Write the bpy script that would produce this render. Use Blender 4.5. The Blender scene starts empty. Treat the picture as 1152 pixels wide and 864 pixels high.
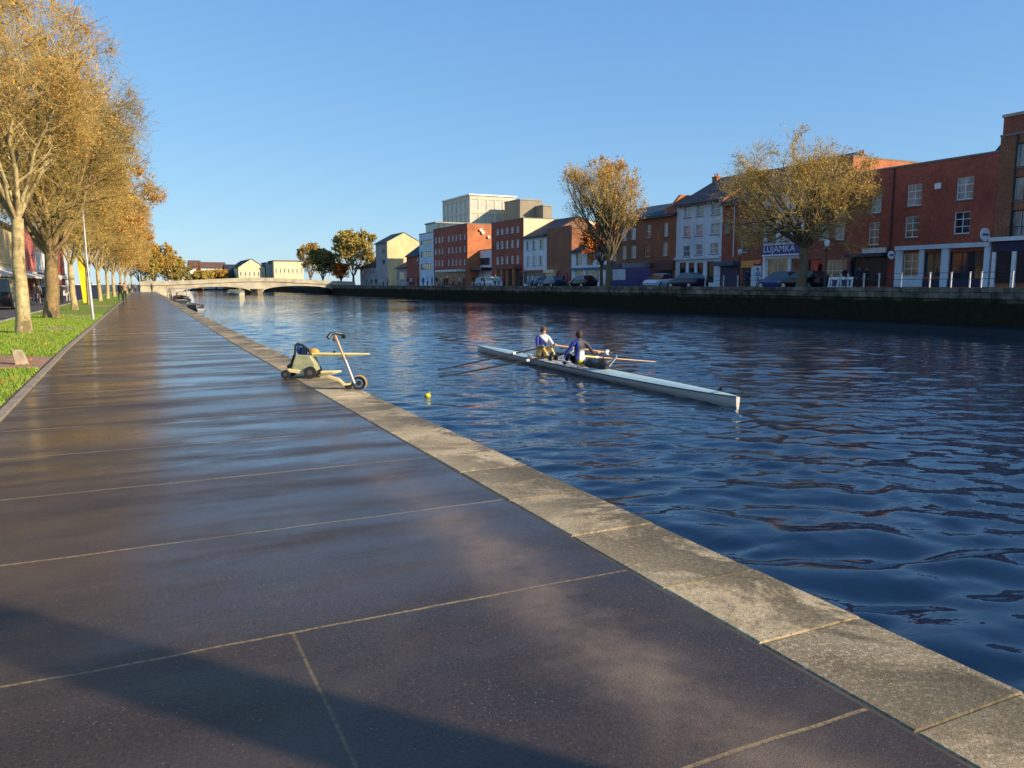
import bpy, bmesh, math, random
import numpy as np
from mathutils import Vector, Matrix
R = math.radians
SC = bpy.context.scene
COL = SC.collection
rnd = random.Random(7)

# ------------------------------------------------------------------ camera
CAMZ = 1.6
F_PX, CX, CY = 880.0, 576.0, 432.0
PITCH = math.atan(112 / F_PX)
YAW = math.atan(430 * math.cos(PITCH) / F_PX)
fw = Vector((math.sin(YAW) * math.cos(PITCH), math.cos(YAW) * math.cos(PITCH), -math.sin(PITCH)))
rt = Vector((math.cos(YAW), -math.sin(YAW), 0))
up = rt.cross(fw)
cam = bpy.data.objects.new('camera', bpy.data.cameras.new('camera'))
COL.objects.link(cam)
cam.matrix_world = Matrix.Translation((0, 0, CAMZ)) @ Matrix((rt, up, -fw)).transposed().to_4x4()
cam.data.sensor_width = 36
cam.data.lens = 36 * F_PX / 1152
cam.data.clip_start = .05
cam.data.clip_end = 6000
SC.camera = cam
CP = Vector((0, 0, CAMZ))

def ray(x, y): return fw * F_PX + rt * (x - CX) + up * (CY - y)
def gz(x, y, z=0.0):
    d = ray(x, y); return CP + d * ((z - CAMZ) / d.z)
def gx(x, y, X):
    d = ray(x, y); return CP + d * (X / d.x)
def gy(x, y, Y):
    d = ray(x, y); return CP + d * (Y / d.y)

# ------------------------------------------------------------------ light
world = bpy.data.worlds.new("World"); SC.world = world; world.use_nodes = True
wt = world.node_tree
sky = wt.nodes.new('ShaderNodeTexSky'); sky.sky_type = 'NISHITA'; sky.sun_disc = False
SUN_EL = R(23)
SUN_AZ = math.atan2(.63, -.78)
sky.sun_elevation = SUN_EL; sky.sun_rotation = SUN_AZ
sky.air_density = 1.0; sky.dust_density = .1; sky.ozone_density = 3.0; sky.altitude = 0
bgn = wt.nodes['Background']; bgn.inputs[1].default_value = .15
EXPO = .5
# haze-free autumn sky: the tonal response and white balance of the camera, channel by channel
sp_ = wt.nodes.new('ShaderNodeSeparateColor'); cb_ = wt.nodes.new('ShaderNodeCombineColor'); wt.links.new(sky.outputs[0], sp_.inputs[0])
for i, (g_, k_) in enumerate(((.66, .55), (.56, .74), (.36, .94))):
    m1 = wt.nodes.new('ShaderNodeMath'); m1.operation = 'MULTIPLY'; m1.inputs[1].default_value = .15
    m2 = wt.nodes.new('ShaderNodeMath'); m2.operation = 'POWER'; m2.inputs[1].default_value = g_
    m3 = wt.nodes.new('ShaderNodeMath'); m3.operation = 'MULTIPLY'; m3.inputs[1].default_value = k_ / .15 / 2 ** EXPO
    wt.links.new(sp_.outputs[i], m1.inputs[0]); wt.links.new(m1.outputs[0], m2.inputs[0]); wt.links.new(m2.outputs[0], m3.inputs[0]); wt.links.new(m3.outputs[0], cb_.inputs[i])
wt.links.new(cb_.outputs[0], bgn.inputs[0])
sun = bpy.data.objects.new('sun', bpy.data.lights.new('sun', 'SUN')); COL.objects.link(sun)
sd = Vector((math.sin(SUN_AZ) * math.cos(SUN_EL), math.cos(SUN_AZ) * math.cos(SUN_EL), math.sin(SUN_EL)))
sun.rotation_euler = sd.to_track_quat('Z', 'Y').to_euler()
sun.data.energy = 5.0; sun.data.angle = R(.55); sun.data.color = (1, .83, .6)
SC.view_settings.view_transform = 'Standard'; SC.view_settings.look = 'None'
SC.view_settings.gamma = 1; SC.view_settings.exposure = EXPO

# ------------------------------------------------------------------ materials
class NT:
    def __init__(s, name):
        s.m = bpy.data.materials.new(name); s.m.use_nodes = True; s.t = s.m.node_tree
        s.b = s.t.nodes['Principled BSDF']
    def put(s, sock, v):
        if isinstance(v, bpy.types.NodeSocket): s.t.links.new(v, sock)
        elif v is not None:
            if isinstance(v, (tuple, list)) and len(v) == 3 and sock.type == 'RGBA': v = (*v, 1)
            sock.default_value = v
    def n(s, typ, ins=None, out=0, **pr):
        nd = s.t.nodes.new('ShaderNode' + typ)
        for k, v in pr.items(): setattr(nd, k, v)
        for k, v in (ins or {}).items(): s.put(nd.inputs[k], v)
        return nd.outputs[out]
    def co(s): return s.n('TexCoord', out=3)
    def m_(s, op, a, b=None, c=None, clamp=False):
        return s.n('Math', {k: v for k, v in ((0, a), (1, b), (2, c)) if v is not None}, operation=op, use_clamp=clamp)
    def noise(s, scale, detail=4, rough=.55, vec=None, dist=0.0):
        return s.n('TexNoise', {'Vector': vec if vec is not None else s.co(), 'Scale': scale, 'Detail': detail, 'Roughness': rough, 'Distortion': dist})
    def mapv(s, sc, vec=None, loc=(0, 0, 0), rot=(0, 0, 0)):
        return s.n('Mapping', {'Vector': vec if vec is not None else s.co(), 'Scale': sc, 'Location': loc, 'Rotation': rot})
    def ramp(s, v, a, b, c0=0.0, c1=1.0):
        return s.n('MapRange', {'Value': v, 'From Min': a, 'From Max': b, 'To Min': c0, 'To Max': c1})
    def mix(s, f, a, b, bt='MIX'):
        nd = s.t.nodes.new('ShaderNodeMix'); nd.data_type = 'RGBA'; nd.blend_type = bt
        s.put(nd.inputs[0], f); s.put(nd.inputs[6], a); s.put(nd.inputs[7], b)
        return nd.outputs[2]
    def bump(s, h, strength=.3, dist=.01, normal=None):
        return s.n('Bump', {'Height': h, 'Strength': strength, 'Distance': dist, 'Normal': normal})
    def sep(s, v=None):
        nd = s.t.nodes.new('ShaderNodeSeparateXYZ'); s.t.links.new(v if v is not None else s.co(), nd.inputs[0]); return nd.outputs
    def done(s, col=None, rough=.6, normal=None, **kw):
        s.put(s.b.inputs['Base Color'], col); s.put(s.b.inputs['Roughness'], rough)
        if normal is not None: s.put(s.b.inputs['Normal'], normal)
        for k, v in kw.items(): s.put(s.b.inputs[k.replace('_', ' ')], v)
        return s.m

MC = {}
def plain(col, rough=.6, var=.25, scale=3.0, metal=0.0, bumpy=0.0, **kw):
    key = (col, rough, var, scale, metal, bumpy, tuple(kw.items()))
    if key in MC: return MC[key]
    n = NT('surface')
    f = n.ramp(n.noise(scale, 5), .3, .7)
    a = tuple(c * (1 - var) for c in col); b = tuple(min(1, c * (1 + var)) for c in col)
    nm = n.bump(n.noise(scale * 12, 3), bumpy, .01) if bumpy else None
    MC[key] = n.done(n.mix(f, a, b), rough, nm, Metallic=metal, **kw)
    return MC[key]

def brick(c1, c2, mortar=(.3, .26, .22), grime=.35):
    n = NT('brick'); x, y, z = n.sep()[:3]
    v = n.n('CombineXYZ', {0: n.m_('ADD', x, y), 1: z})
    br = n.t.nodes.new('ShaderNodeTexBrick'); n.put(br.inputs['Vector'], v)
    for k, q in {'Color1': c1, 'Color2': c2, 'Mortar': mortar}.items(): n.put(br.inputs[k], q)
    for k, q in {'Scale': 1.0, 'Mortar Size': .009, 'Brick Width': .23, 'Row Height': .078, 'Bias': .0}.items(): br.inputs[k].default_value = q
    g = n.ramp(n.noise(.35, 6, .65), .35, .7, 1 - grime, 1.1)
    g2 = n.ramp(n.noise(6, 4, .7, vec=n.mapv((1, 1, .35))), .3, .7, .75, 1.2)
    c = n.mix(1.0, br.outputs[0], n.m_('MULTIPLY', g, g2), 'MULTIPLY')
    return n.done(c, .85, n.bump(br.outputs[1], .4, -.01))

def render_wall(col, grime=.25):
    n = NT('painted_render')
    g = n.ramp(n.noise(.8, 6, .65, vec=n.mapv((1, 1, .4))), .35, .72, 1 - grime, 1.05)
    return n.done(n.mix(1.0, col, g, 'MULTIPLY'), .8, n.bump(n.noise(30, 3), .15, .01))

def slate(col=(.07, .08, .1)):
    n = NT('slate'); x, y, z = n.sep()[:3]
    v = n.n('CombineXYZ', {0: y, 1: n.m_('MULTIPLY', z, 1.6)})
    br = n.t.nodes.new('ShaderNodeTexBrick'); n.put(br.inputs['Vector'], v)
    for k, q in {'Color1': col, 'Color2': tuple(c * 1.35 for c in col), 'Mortar': tuple(c * .4 for c in col)}.items(): n.put(br.inputs[k], q)
    for k, q in {'Scale': 1.0, 'Mortar Size': .012, 'Brick Width': .3, 'Row Height': .24}.items(): br.inputs[k].default_value = q
    return n.done(n.mix(1.0, br.outputs[0], n.ramp(n.noise(.7, 5), .3, .7, .75, 1.25), 'MULTIPLY'), .85, Specular_IOR_Level=.2)

M = {}
M['brick_red'] = brick((.52, .078, .034), (.36, .052, .024), (.34, .19, .12))
M['brick_dark'] = brick((.46, .095, .04), (.33, .068, .03), (.3, .19, .12))
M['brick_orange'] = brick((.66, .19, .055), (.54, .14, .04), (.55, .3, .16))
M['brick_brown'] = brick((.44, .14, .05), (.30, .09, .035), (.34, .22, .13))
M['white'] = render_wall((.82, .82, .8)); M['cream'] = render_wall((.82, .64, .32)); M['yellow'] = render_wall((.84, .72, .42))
M['paleblue'] = render_wall((.66, .76, .82)); M['grey'] = render_wall((.36, .36, .34)); M['tan'] = render_wall((.36, .3, .2))
M['pink'] = render_wall((.6, .16, .13)); M['teal'] = render_wall((.08, .2, .25)); M['navy'] = plain((.012, .016, .06), .5)
M['sill'] = plain((.2, .18, .16), .8, .2); M['slate'] = slate((.045, .05, .06)); M['slate_blue'] = slate((.05, .075, .1)); M['slate_brown'] = slate((.16, .09, .06))
M['trim'] = plain((.75, .75, .73), .5, .08); M['dark'] = plain((.015, .015, .02), .5); M['stone'] = plain((.4, .36, .28), .85, .3, 1.2, bumpy=.3)
M['black'] = plain((.012, .012, .013), .45, .3); M['rubber'] = plain((.018, .018, .018), .8)
M['metal'] = plain((.35, .35, .36), .4, .2, 5, 1.0); M['galv'] = plain((.5, .5, .48), .5, .2, 4, .6)
M['whitepaint'] = plain((.8, .8, .8), .35, .08); M['concrete'] = plain((.47, .42, .3), .85, .3, .5, bumpy=.3)
M['shop_red'] = plain((.22, .02, .02), .5); M['awning'] = plain((.66, .64, .55), .8, .12)
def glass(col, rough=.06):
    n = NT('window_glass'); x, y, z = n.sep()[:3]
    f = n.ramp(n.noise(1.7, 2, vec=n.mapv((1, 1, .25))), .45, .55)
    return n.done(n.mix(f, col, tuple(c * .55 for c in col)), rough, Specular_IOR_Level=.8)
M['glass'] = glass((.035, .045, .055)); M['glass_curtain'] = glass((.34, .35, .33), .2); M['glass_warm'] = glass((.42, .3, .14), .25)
M['glass_shop'] = plain((.02, .022, .03), .25, .3, 1.0, Specular_IOR_Level=.25); M['glass_green'] = glass((.06, .09, .09)); M['glass_blue'] = glass((.22, .3, .34), .12)
M['skin'] = plain((.52, .29, .2), .55, .1, 10); M['office'] = render_wall((.72, .64, .45))

# ------------------------------------------------------------------ objects
def tag(o, label=None, cat=None, group=None, kind=None):
    for k, v in (('label', label), ('category', cat), ('group', group), ('kind', kind)):
        if v: o[k] = v
    return o
def empty(name, loc, label, cat, group=None, rz=0.0):
    o = bpy.data.objects.new(name, None); COL.objects.link(o); o.location = loc; o.rotation_euler.z = rz
    o.empty_display_size = .3
    return tag(o, label, cat, group)
KIDS = {}
def kids(o): return KIDS.get(o.name, [])
def link(o, parent):
    COL.objects.link(o)
    if parent is not None:
        o.parent = parent; KIDS.setdefault(parent.name, []).append(o)
    return o
def copy_tree(o, parent=None):
    c = o.copy(); link(c, parent)
    for k in kids(o): copy_tree(k, c)
    return c
def root_of(o):
    while o.parent: o = o.parent
    return o

class MB:
    def __init__(s): s.v = []; s.f = []; s.mi = []; s.cur = 0
    def add(s, vs, fs):
        b = len(s.v); s.v += [tuple(p) for p in vs]
        for f in fs: s.f.append(tuple(b + i for i in f)); s.mi.append(s.cur)
        return s
    def box(s, x0, y0, z0, x1, y1, z1):
        x0, x1 = sorted((x0, x1)); y0, y1 = sorted((y0, y1)); z0, z1 = sorted((z0, z1))
        return s.add([(x, y, z) for x in (x0, x1) for y in (y0, y1) for z in (z0, z1)],
                     [(0, 1, 3, 2), (4, 6, 7, 5), (0, 4, 5, 1), (2, 3, 7, 6), (0, 2, 6, 4), (1, 5, 7, 3)])
    def tube(s, pts, r, n=8, cap=True):
        pts = [Vector(p) for p in pts]; k = len(pts)
        rs = list(r) if isinstance(r, (list, tuple)) else [r] * k
        b = len(s.v); a = None
        for i, p in enumerate(pts):
            t = (pts[min(i + 1, k - 1)] - pts[max(i - 1, 0)]).normalized()
            if a is None: a = t.cross(Vector((0, 0, 1)) if abs(t.z) < .9 else Vector((1, 0, 0))).normalized()
            a = (a - t * a.dot(t)).normalized(); c = t.cross(a)
            for j in range(n):
                q = 2 * math.pi * j / n
                s.v.append(tuple(p + (a * math.cos(q) + c * math.sin(q)) * rs[i]))
        for i in range(k - 1):
            for j in range(n):
                s.f.append((b + i * n + j, b + i * n + (j + 1) % n, b + (i + 1) * n + (j + 1) % n, b + (i + 1) * n + j)); s.mi.append(s.cur)
        if cap:
            s.f.append(tuple(b + j for j in range(n))[::-1]); s.f.append(tuple(b + (k - 1) * n + j for j in range(n))); s.mi += [s.cur] * 2
        return s
    def ball(s, c, r, n=10, m=7):
        c = Vector(c); r = Vector(r if isinstance(r, (tuple, list)) else (r, r, r)); b = len(s.v)
        for i in range(m + 1):
            th = math.pi * i / m
            for j in range(n):
                q = 2 * math.pi * j / n
                s.v.append((c.x + r.x * math.sin(th) * math.cos(q), c.y + r.y * math.sin(th) * math.sin(q), c.z + r.z * math.cos(th)))
        for i in range(m):
            for j in range(n):
                s.f.append((b + i * n + j, b + (i + 1) * n + j, b + (i + 1) * n + (j + 1) % n, b + i * n + (j + 1) % n)); s.mi.append(s.cur)
        return s
    def prism(s, poly, fn, w0, w1):
        """poly: 2D outline; fn(u, v, w) -> 3D; thickness w0..w1"""
        n = len(poly)
        return s.add([fn(u, v, w0) for u, v in poly] + [fn(u, v, w1) for u, v in poly],
                     [tuple(range(n))[::-1], tuple(range(n, 2 * n))] + [(i, (i + 1) % n, n + (i + 1) % n, n + i) for i in range(n)])
    def loft(s, rings, cap=True, closed=True):
        n = len(rings[0]); b = len(s.v)
        for r in rings: s.v += [tuple(p) for p in r]
        for i in range(len(rings) - 1):
            for j in range(n if closed else n - 1):
                s.f.append((b + i * n + j, b + i * n + (j + 1) % n, b + (i + 1) * n + (j + 1) % n, b + (i + 1) * n + j)); s.mi.append(s.cur)
        if cap:
            s.f.append(tuple(range(b, b + n))[::-1]); s.f.append(tuple(range(b + (len(rings) - 1) * n, b + len(rings) * n))); s.mi += [s.cur] * 2
        return s
    def build(s, name, mat, parent=None, local=False, smooth=False, bevel=0.0, weld=False):
        me = bpy.data.meshes.new(name); V = s.v
        if parent is not None and not local:
            o = root_of(parent).location; V = [(x - o.x, y - o.y, z - o.z) for x, y, z in V]
        me.from_pydata(V, [], s.f)
        mats = mat if isinstance(mat, (list, tuple)) else [mat]
        for m in mats: me.materials.append(m)
        if len(mats) > 1: me.polygons.foreach_set('material_index', s.mi)
        bm = bmesh.new(); bm.from_mesh(me)
        if weld: bmesh.ops.remove_doubles(bm, verts=bm.verts, dist=1e-4)
        bmesh.ops.recalc_face_normals(bm, faces=bm.faces)
        if bevel: bmesh.ops.bevel(bm, geom=bm.edges[:], offset=bevel, segments=1, affect='EDGES', profile=.5)
        bm.to_mesh(me); bm.free()
        if smooth:
            me.polygons.foreach_set('use_smooth', [True] * len(me.polygons))
            try: me.set_sharp_from_angle(angle=R(40))
            except Exception: pass
        me.update()
        return link(bpy.data.objects.new(name, me), parent)

def np_mesh(name, V, Fq, mat, parent=None, smooth=False):
    me = bpy.data.meshes.new(name); V = np.asarray(V, dtype=np.float32).reshape(-1, 3); Fq = np.asarray(Fq, dtype=np.int32)
    k = Fq.shape[1]
    me.vertices.add(len(V)); me.vertices.foreach_set('co', V.ravel())
    me.loops.add(Fq.size); me.loops.foreach_set('vertex_index', Fq.ravel())
    me.polygons.add(len(Fq)); me.polygons.foreach_set('loop_start', np.arange(0, Fq.size, k, dtype=np.int32))
    me.polygons.foreach_set('loop_total', np.full(len(Fq), k, dtype=np.int32))
    if smooth: me.polygons.foreach_set('use_smooth', [True] * len(Fq))
    me.materials.append(mat); me.update(calc_edges=True); me.validate()
    return link(bpy.data.objects.new(name, me), parent)

def structure(o): o['kind'] = 'structure'; return o

# ------------------------------------------------------------------ ground, river, path
WZ = -.7            # water
QZ = 1.42           # far quay
QX = 44.0           # far quay wall
RZ = 1.18           # street level behind the quay parapet
FX = 56.0           # house fronts on the far side
def bend(Y): return 0 if Y < 22 else .0118 * (Y - 22)
YS = [-12, -4, 0, 6, 12, 18, 22, 26, 32, 40, 50, 64, 80, 100, 125, 155, 192]
def strip(xa, xb, z, ys=YS, thick=None):
    m = MB(); n = len(ys)
    V = []; 
    for y in ys: V += [(xa(y), y, z), (xb(y), y, z)]
    Fs = [(2 * i, 2 * i + 1, 2 * i + 3, 2 * i + 2) for i in range(n - 1)]
    m.add(V, Fs)
    if thick:
        V = []
        for y in ys: V += [(xa(y), y, z), (xa(y), y, z - thick), (xb(y), y, z), (xb(y), y, z - thick)]
        Fs = []
        for i in range(n - 1):
            Fs += [(4 * i, 4 * i + 1, 4 * i + 5, 4 * i + 4), (4 * i + 2, 4 * i + 6, 4 * i + 7, 4 * i + 3)]
        m.add(V, Fs)
    return m

def mat_path():
    n = NT('wet_path'); c = n.co(); x, y, z = n.sep(c)[:3]
    big = n.noise(.55, 5, .6, vec=n.mapv((.55, 1.3, 1)))
    mid = n.noise(2.3, 6, .65)
    # aggregate
    grain = n.noise(210, 4, .75); vor = n.n('TexVoronoi', {'Vector': c, 'Scale': 170.0})
    base = n.mix(n.ramp(big, .35, .65), (.032, .021, .016), (.072, .048, .036))
    base = n.mix(n.ramp(mid, .45, .75, 0, .5), base, (.075, .055, .042))
    base = n.mix(n.ramp(grain, .55, .68, 0, .6), base, (.2, .15, .11))
    base = n.mix(n.ramp(n.noise(48, 8, .85), .53, .62, 0, .6), base, (.17, .12, .085))
    base = n.mix(n.ramp(n.noise(60, 8, .85, vec=n.mapv((1, 1, 1), loc=(7, 3, 0))), .52, .6, 0, .8), base, (.008, .006, .005))
    base = n.mix(n.m_('MULTIPLY', n.ramp(n.n('TexVoronoi', {'Vector': c, 'Scale': 33.0}), .07, .12, .8, 0), n.ramp(n.noise(3, 4), .42, .58)), base, (.40, .33, .24))
    base = n.mix(n.ramp(n.noise(1.7, 6, .7, vec=n.mapv((1, 1, 1), loc=(1, 9, 0))), .5, .72, 0, .45), base, (.11, .085, .06))
    base = n.mix(n.ramp(vor, .0, .16, .65, 0), base, (.012, .01, .01))
    # dry dusty streak beside the coping
    g = n.m_('POWER', n.m_('MULTIPLY', n.m_('SUBTRACT', n.m_('ADD', x, n.m_('MULTIPLY', n.m_('SUBTRACT', mid, .5), .5)), 1.86), 4.2), 2.0)
    g = n.m_('POWER', 2.718, n.m_('MULTIPLY', g, -1.0))
    dust = n.m_('MULTIPLY', n.m_('MULTIPLY', g, n.ramp(n.noise(1.1, 6, .7), .33, .6)), n.ramp(y, 3.3, 7.5, 1, .12))
    base = n.mix(n.m_('MULTIPLY', dust, .8), base, (.30, .215, .145))
    # joints across the walk
    ywob = n.m_('ADD', y, n.m_('MULTIPLY', n.m_('SUBTRACT', n.noise(1.3, 3), .5), .05))
    t = n.m_('PINGPONG', n.m_('SUBTRACT', ywob, 3.545), .81)
    jy = n.ramp(t, .005, n.ramp(y, 4, 30, .013, .09), 1, 0)
    jx = n.m_('MULTIPLY', n.ramp(n.m_('ABSOLUTE', n.m_('SUBTRACT', x, .592)), .003, .011, 1, 0), n.ramp(y, 3.53, 3.55, 1, 0))
    jn = n.ramp(n.noise(40, 3), .4, .55, .35, 1)
    js = n.ramp(n.noise(.8, 3, vec=n.mapv((1, .4, 1), loc=(3, 0, 0))), .38, .58, .35, 1)
    j = n.m_('MULTIPLY', n.m_('MAXIMUM', jy, n.m_('MULTIPLY', jx, .5)), n.m_('MULTIPLY', jn, js))
    base = n.mix(n.m_('MULTIPLY', j, .95), base, (.42, .29, .12))
    # wetness
    wet = n.ramp(n.noise(.9, 6, .62, vec=n.mapv((.42, 1.7, 1), loc=(5, 2, 0))), .36, .54)
    farw = n.ramp(y, 3.2, 6.5)
    wet = n.m_('MULTIPLY', n.m_('MULTIPLY', wet, n.ramp(farw, 0, 1, .4, 1)), n.m_('SUBTRACT', 1.0, n.m_('MAXIMUM', dust, j)))
    slab = n.n('TexWhiteNoise', {'W': n.m_('FLOOR', n.m_('DIVIDE', n.m_('SUBTRACT', ywob, 3.545), 1.62))}, noise_dimensions='1D')
    edge = n.m_('MAXIMUM', n.ramp(t, .02, n.ramp(slab, 0, 1, .22, .6), .12, 1), n.ramp(n.noise(1.6, 4, .6, vec=n.mapv((.5, 1, 1))), .5, .62))
    edge = n.m_('MAXIMUM', edge, n.ramp(y, 5, 8, 1, 0))
    wet = n.m_('MULTIPLY', wet, n.m_('MULTIPLY', edge, n.ramp(slab, 0, 1, .6, 1)))
    rough = n.ramp(wet, 0, 1, .42, .26)
    rough = n.m_('ADD', rough, n.ramp(mid, .3, .7, -.05, .06))
    h = n.m_('ADD', n.m_('MULTIPLY', n.noise(75, 6, .8), 1.6), n.m_('MULTIPLY', vor, .3))
    h2 = n.m_('MULTIPLY', mid, 1.5)
    nm = n.bump(h, n.ramp(wet, 0, 1, .75, .22), .006)
    nm = n.bump(h2, .2, .004, nm)
    nm = n.bump(n.m_('MAXIMUM', jy, jx), .5, -.006, nm)
    return n.done(base, rough, nm, IOR=1.4, Specular_IOR_Level=.4, Coat_Weight=n.m_('MULTIPLY', wet, .8), Coat_Roughness=.15, Coat_IOR=1.38)

structure(strip(lambda y: -1.45 + bend(y), lambda y: 2.432 + bend(y), 0.0).build('path', mat_path()))
# dark bedding visible in the slot beside the coping
structure(strip(lambda y: 2.432 + bend(y), lambda y: 2.46 + bend(y), -.005).build('path_joint', plain((.07, .055, .04), .9)))

def mat_coping():
    n = NT('coping_stone'); c = n.co(); x, y, z = n.sep(c)[:3]
    att = n.n('Attribute', attribute_name='tone', out=2)
    bn = n.noise(1.6, 6, .65); fn_ = n.noise(110, 5, .75); vor = n.n('TexVoronoi', {'Vector': c, 'Scale': 85.0})
    base = n.mix(n.ramp(bn, .3, .7), (.32, .22, .10), (.64, .49, .27))
    base = n.mix(n.ramp(fn_, .5, .75, 0, .6), base, (.6, .53, .4))
    base = n.mix(n.ramp(vor, 0, .25, .55, 0), base, (.12, .09, .05))
    base = n.mix(1.0, base, n.ramp(att, 0, 1, .55, 1.2), 'MULTIPLY')
    base = n.mix(n.ramp(n.noise(40, 8, .85), .52, .6, 0, .7), base, (.78, .68, .5))
    base = n.mix(n.ramp(n.noise(46, 8, .85, vec=n.mapv((1, 1, 1), loc=(4, 4, 0))), .53, .6, 0, .75), base, (.07, .05, .025))
    moss = n.m_('MULTIPLY', n.ramp(n.noise(1.25, 8, .75, dist=.6), .45, .53), n.ramp(x, 2.5, 2.95, .5, 1))
    base = n.mix(n.m_('MULTIPLY', moss, n.ramp(n.noise(30, 6, .8), .35, .6, 1.0, .62)), base, (.075, .055, .018))
    h = n.m_('ADD', fn_, n.m_('ADD', n.m_('MULTIPLY', vor, .3), n.m_('MULTIPLY', bn, .8)))
    return n.done(base, n.ramp(moss, 0, 1, .9, .65), n.bump(h, .6, .006))
# mortar bed + blocks
structure(strip(lambda y: 2.46 + bend(y), lambda y: 3.095 + bend(y), -.012).build('coping_mortar', plain((.5, .38, .2), .9, .3, 30)))
joints = [-12]; y = -12
while y < .1: y += .82; joints.append(y)
joints = [j for j in joints if j < .6] + [1.0, 1.74, 2.52, 3.235, 4.2, 5.12]
while joints[-1] < 192: joints.append(joints[-1] + rnd.uniform(.85, 1.25) * (1 if joints[-1] < 60 else 2.5))
m = MB(); tones = []
for a, b in zip(joints[:-1], joints[1:]):
    q = .009; a += q; b -= q; ba, bb = bend(a), bend(b)
    e = rnd.uniform(-.004, .004); t = rnd.random(); dz = rnd.uniform(-.002, .003); s0 = len(m.v)
    rings = []
    for yy, bo in ((a, ba), (b, bb)):
        rings.append([(2.463 + bo, yy, -.2), (2.463 + bo, yy, -.008 + dz), (2.472 + bo, yy, dz), (3.09 + e + bo, yy, dz), (3.112 + e + bo, yy, -.018 + dz), (3.112 + e + bo, yy, -.2)])
    m.loft(rings); tones += [t] * (len(m.v) - s0)
cop = m.build('quay_coping', mat_coping()); structure(cop)
at = cop.data.attributes.new('tone', 'FLOAT', 'POINT')
if len(cop.data.vertices) == len(tones): at.data.foreach_set('value', tones)
structure(strip(lambda y: 3.07 + bend(y), lambda y: 3.07 + bend(y), -.15, thick=2.5).build('near_quay_wall', plain((.1, .09, .06), .8, .4, 1.5, bumpy=.5)))

# kerb along the grass
m = strip(lambda y: -1.56 + bend(y), lambda y: -1.455 + bend(y), .035, thick=.12)
structure(m.build('path_kerb', plain((.3, .24, .17), .85, .35, 6, bumpy=.4)))
m = strip(lambda y: -1.63 + bend(y), lambda y: -1.56 + bend(y), .02)
structure(m.build('soil_edge', plain((.09, .06, .035), .95, .4, 12)))

VX = -5.15
def mat_turf():
    n = NT('turf'); a = n.noise(5, 6, .7); b = n.noise(.6, 4)
    c = n.mix(n.ramp(a, .3, .7), (.10, .20, .012), (.25, .38, .03))
    c = n.mix(n.ramp(b, .55, .75, 0, .5), c, (.16, .2, .03))
    return n.done(c, .8, n.bump(n.noise(40, 4, .8), 1.0, .03))
structure(strip(lambda y: VX + bend(y) * 1.0, lambda y: -1.63 + bend(y), .03).build('grass_verge', mat_turf()))
structure(strip(lambda y: VX - .16 + bend(y), lambda y: VX + bend(y), .06, thick=.2).build('road_kerb', M['stone']))
soil = plain((.36, .2, .115), .95, .3, 5, bumpy=.5)
soil2 = plain((.36, .29, .13), .95, .3, 5, bumpy=.5)
m = MB(); m.add([(-1.6, 16.9, .036), (-1.6, 19.7, .036), (VX, 22.6, .036), (VX, 18.6, .036)], [(0, 1, 2, 3)])
structure(m.build('soil_crossing', soil))
m = MB()
for (xa, xb, ya, yb) in ((-2.95, -1.75, 30.8, 33.2), (-3.1, -1.6, 42.5, 46.0), (-2.9, -1.2, 62, 67)):
    pts = []
    for k in range(14):
        q = 2 * math.pi * k / 14; pts.append(((xa + xb) / 2 + (xb - xa) / 2 * math.cos(q) * rnd.uniform(.85, 1.1), (ya + yb) / 2 + (yb - ya) / 2 * math.sin(q) * rnd.uniform(.85, 1.1), .038))
    m.add(pts, [tuple(range(14))])
structure(m.build('worn_soil', soil2))

asph = plain((.075, .07, .068), .8, .25, 2, bumpy=.3)
m = MB(); m.add([(-9.2, -12, -.05), (VX - .16, -12, -.05), (VX - .16, 22, -.05), (VX - .16 + bend(192), 192, -.05), (-9.2, 192, -.05)], [(0, 1, 2, 3, 4)])
structure(m.build('near_road', asph))
m = MB(); m.box(-11, -12, -.3, -9.2, 192, .07); structure(m.build('pavement', plain((.3, .28, .25), .85, .2, 2)))
gmat = plain((.12, .11, .08), .9, .4, .2)
# one ground sheet with the river channel cut out of it (banks, far land to the horizon)
m = MB()
m.add([(-4000, -60, -.1), (2.6, -60, -.1), (2.6, 192, -.1), (-4000, 192, -.1)], [(0, 1, 2, 3)])
m.add([(-4000, 192, -.1), (2.6 + bend(192), 192, -.1), (2.6 + bend(192), 330, -.1), (-4000, 330, -.1)], [(0, 1, 2, 3)])
m.add([(-4000, 330, -.1), (4000, 330, -.1), (4000, 5000, -.1), (-4000, 5000, -.1)], [(0, 1, 2, 3)])
m.add([(QX + 4, -60, -.1), (4000, -60, -.1), (4000, 330, -.1), (QX + 4, 330, -.1)], [(0, 1, 2, 3)])
m.add([(4.6, 330, -.1), (QX + 4, 330, -.1), (QX + 4, 330, -3), (4.6, 330, -3)], [(0, 1, 2, 3)])
structure(m.build('ground', gmat))

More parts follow.
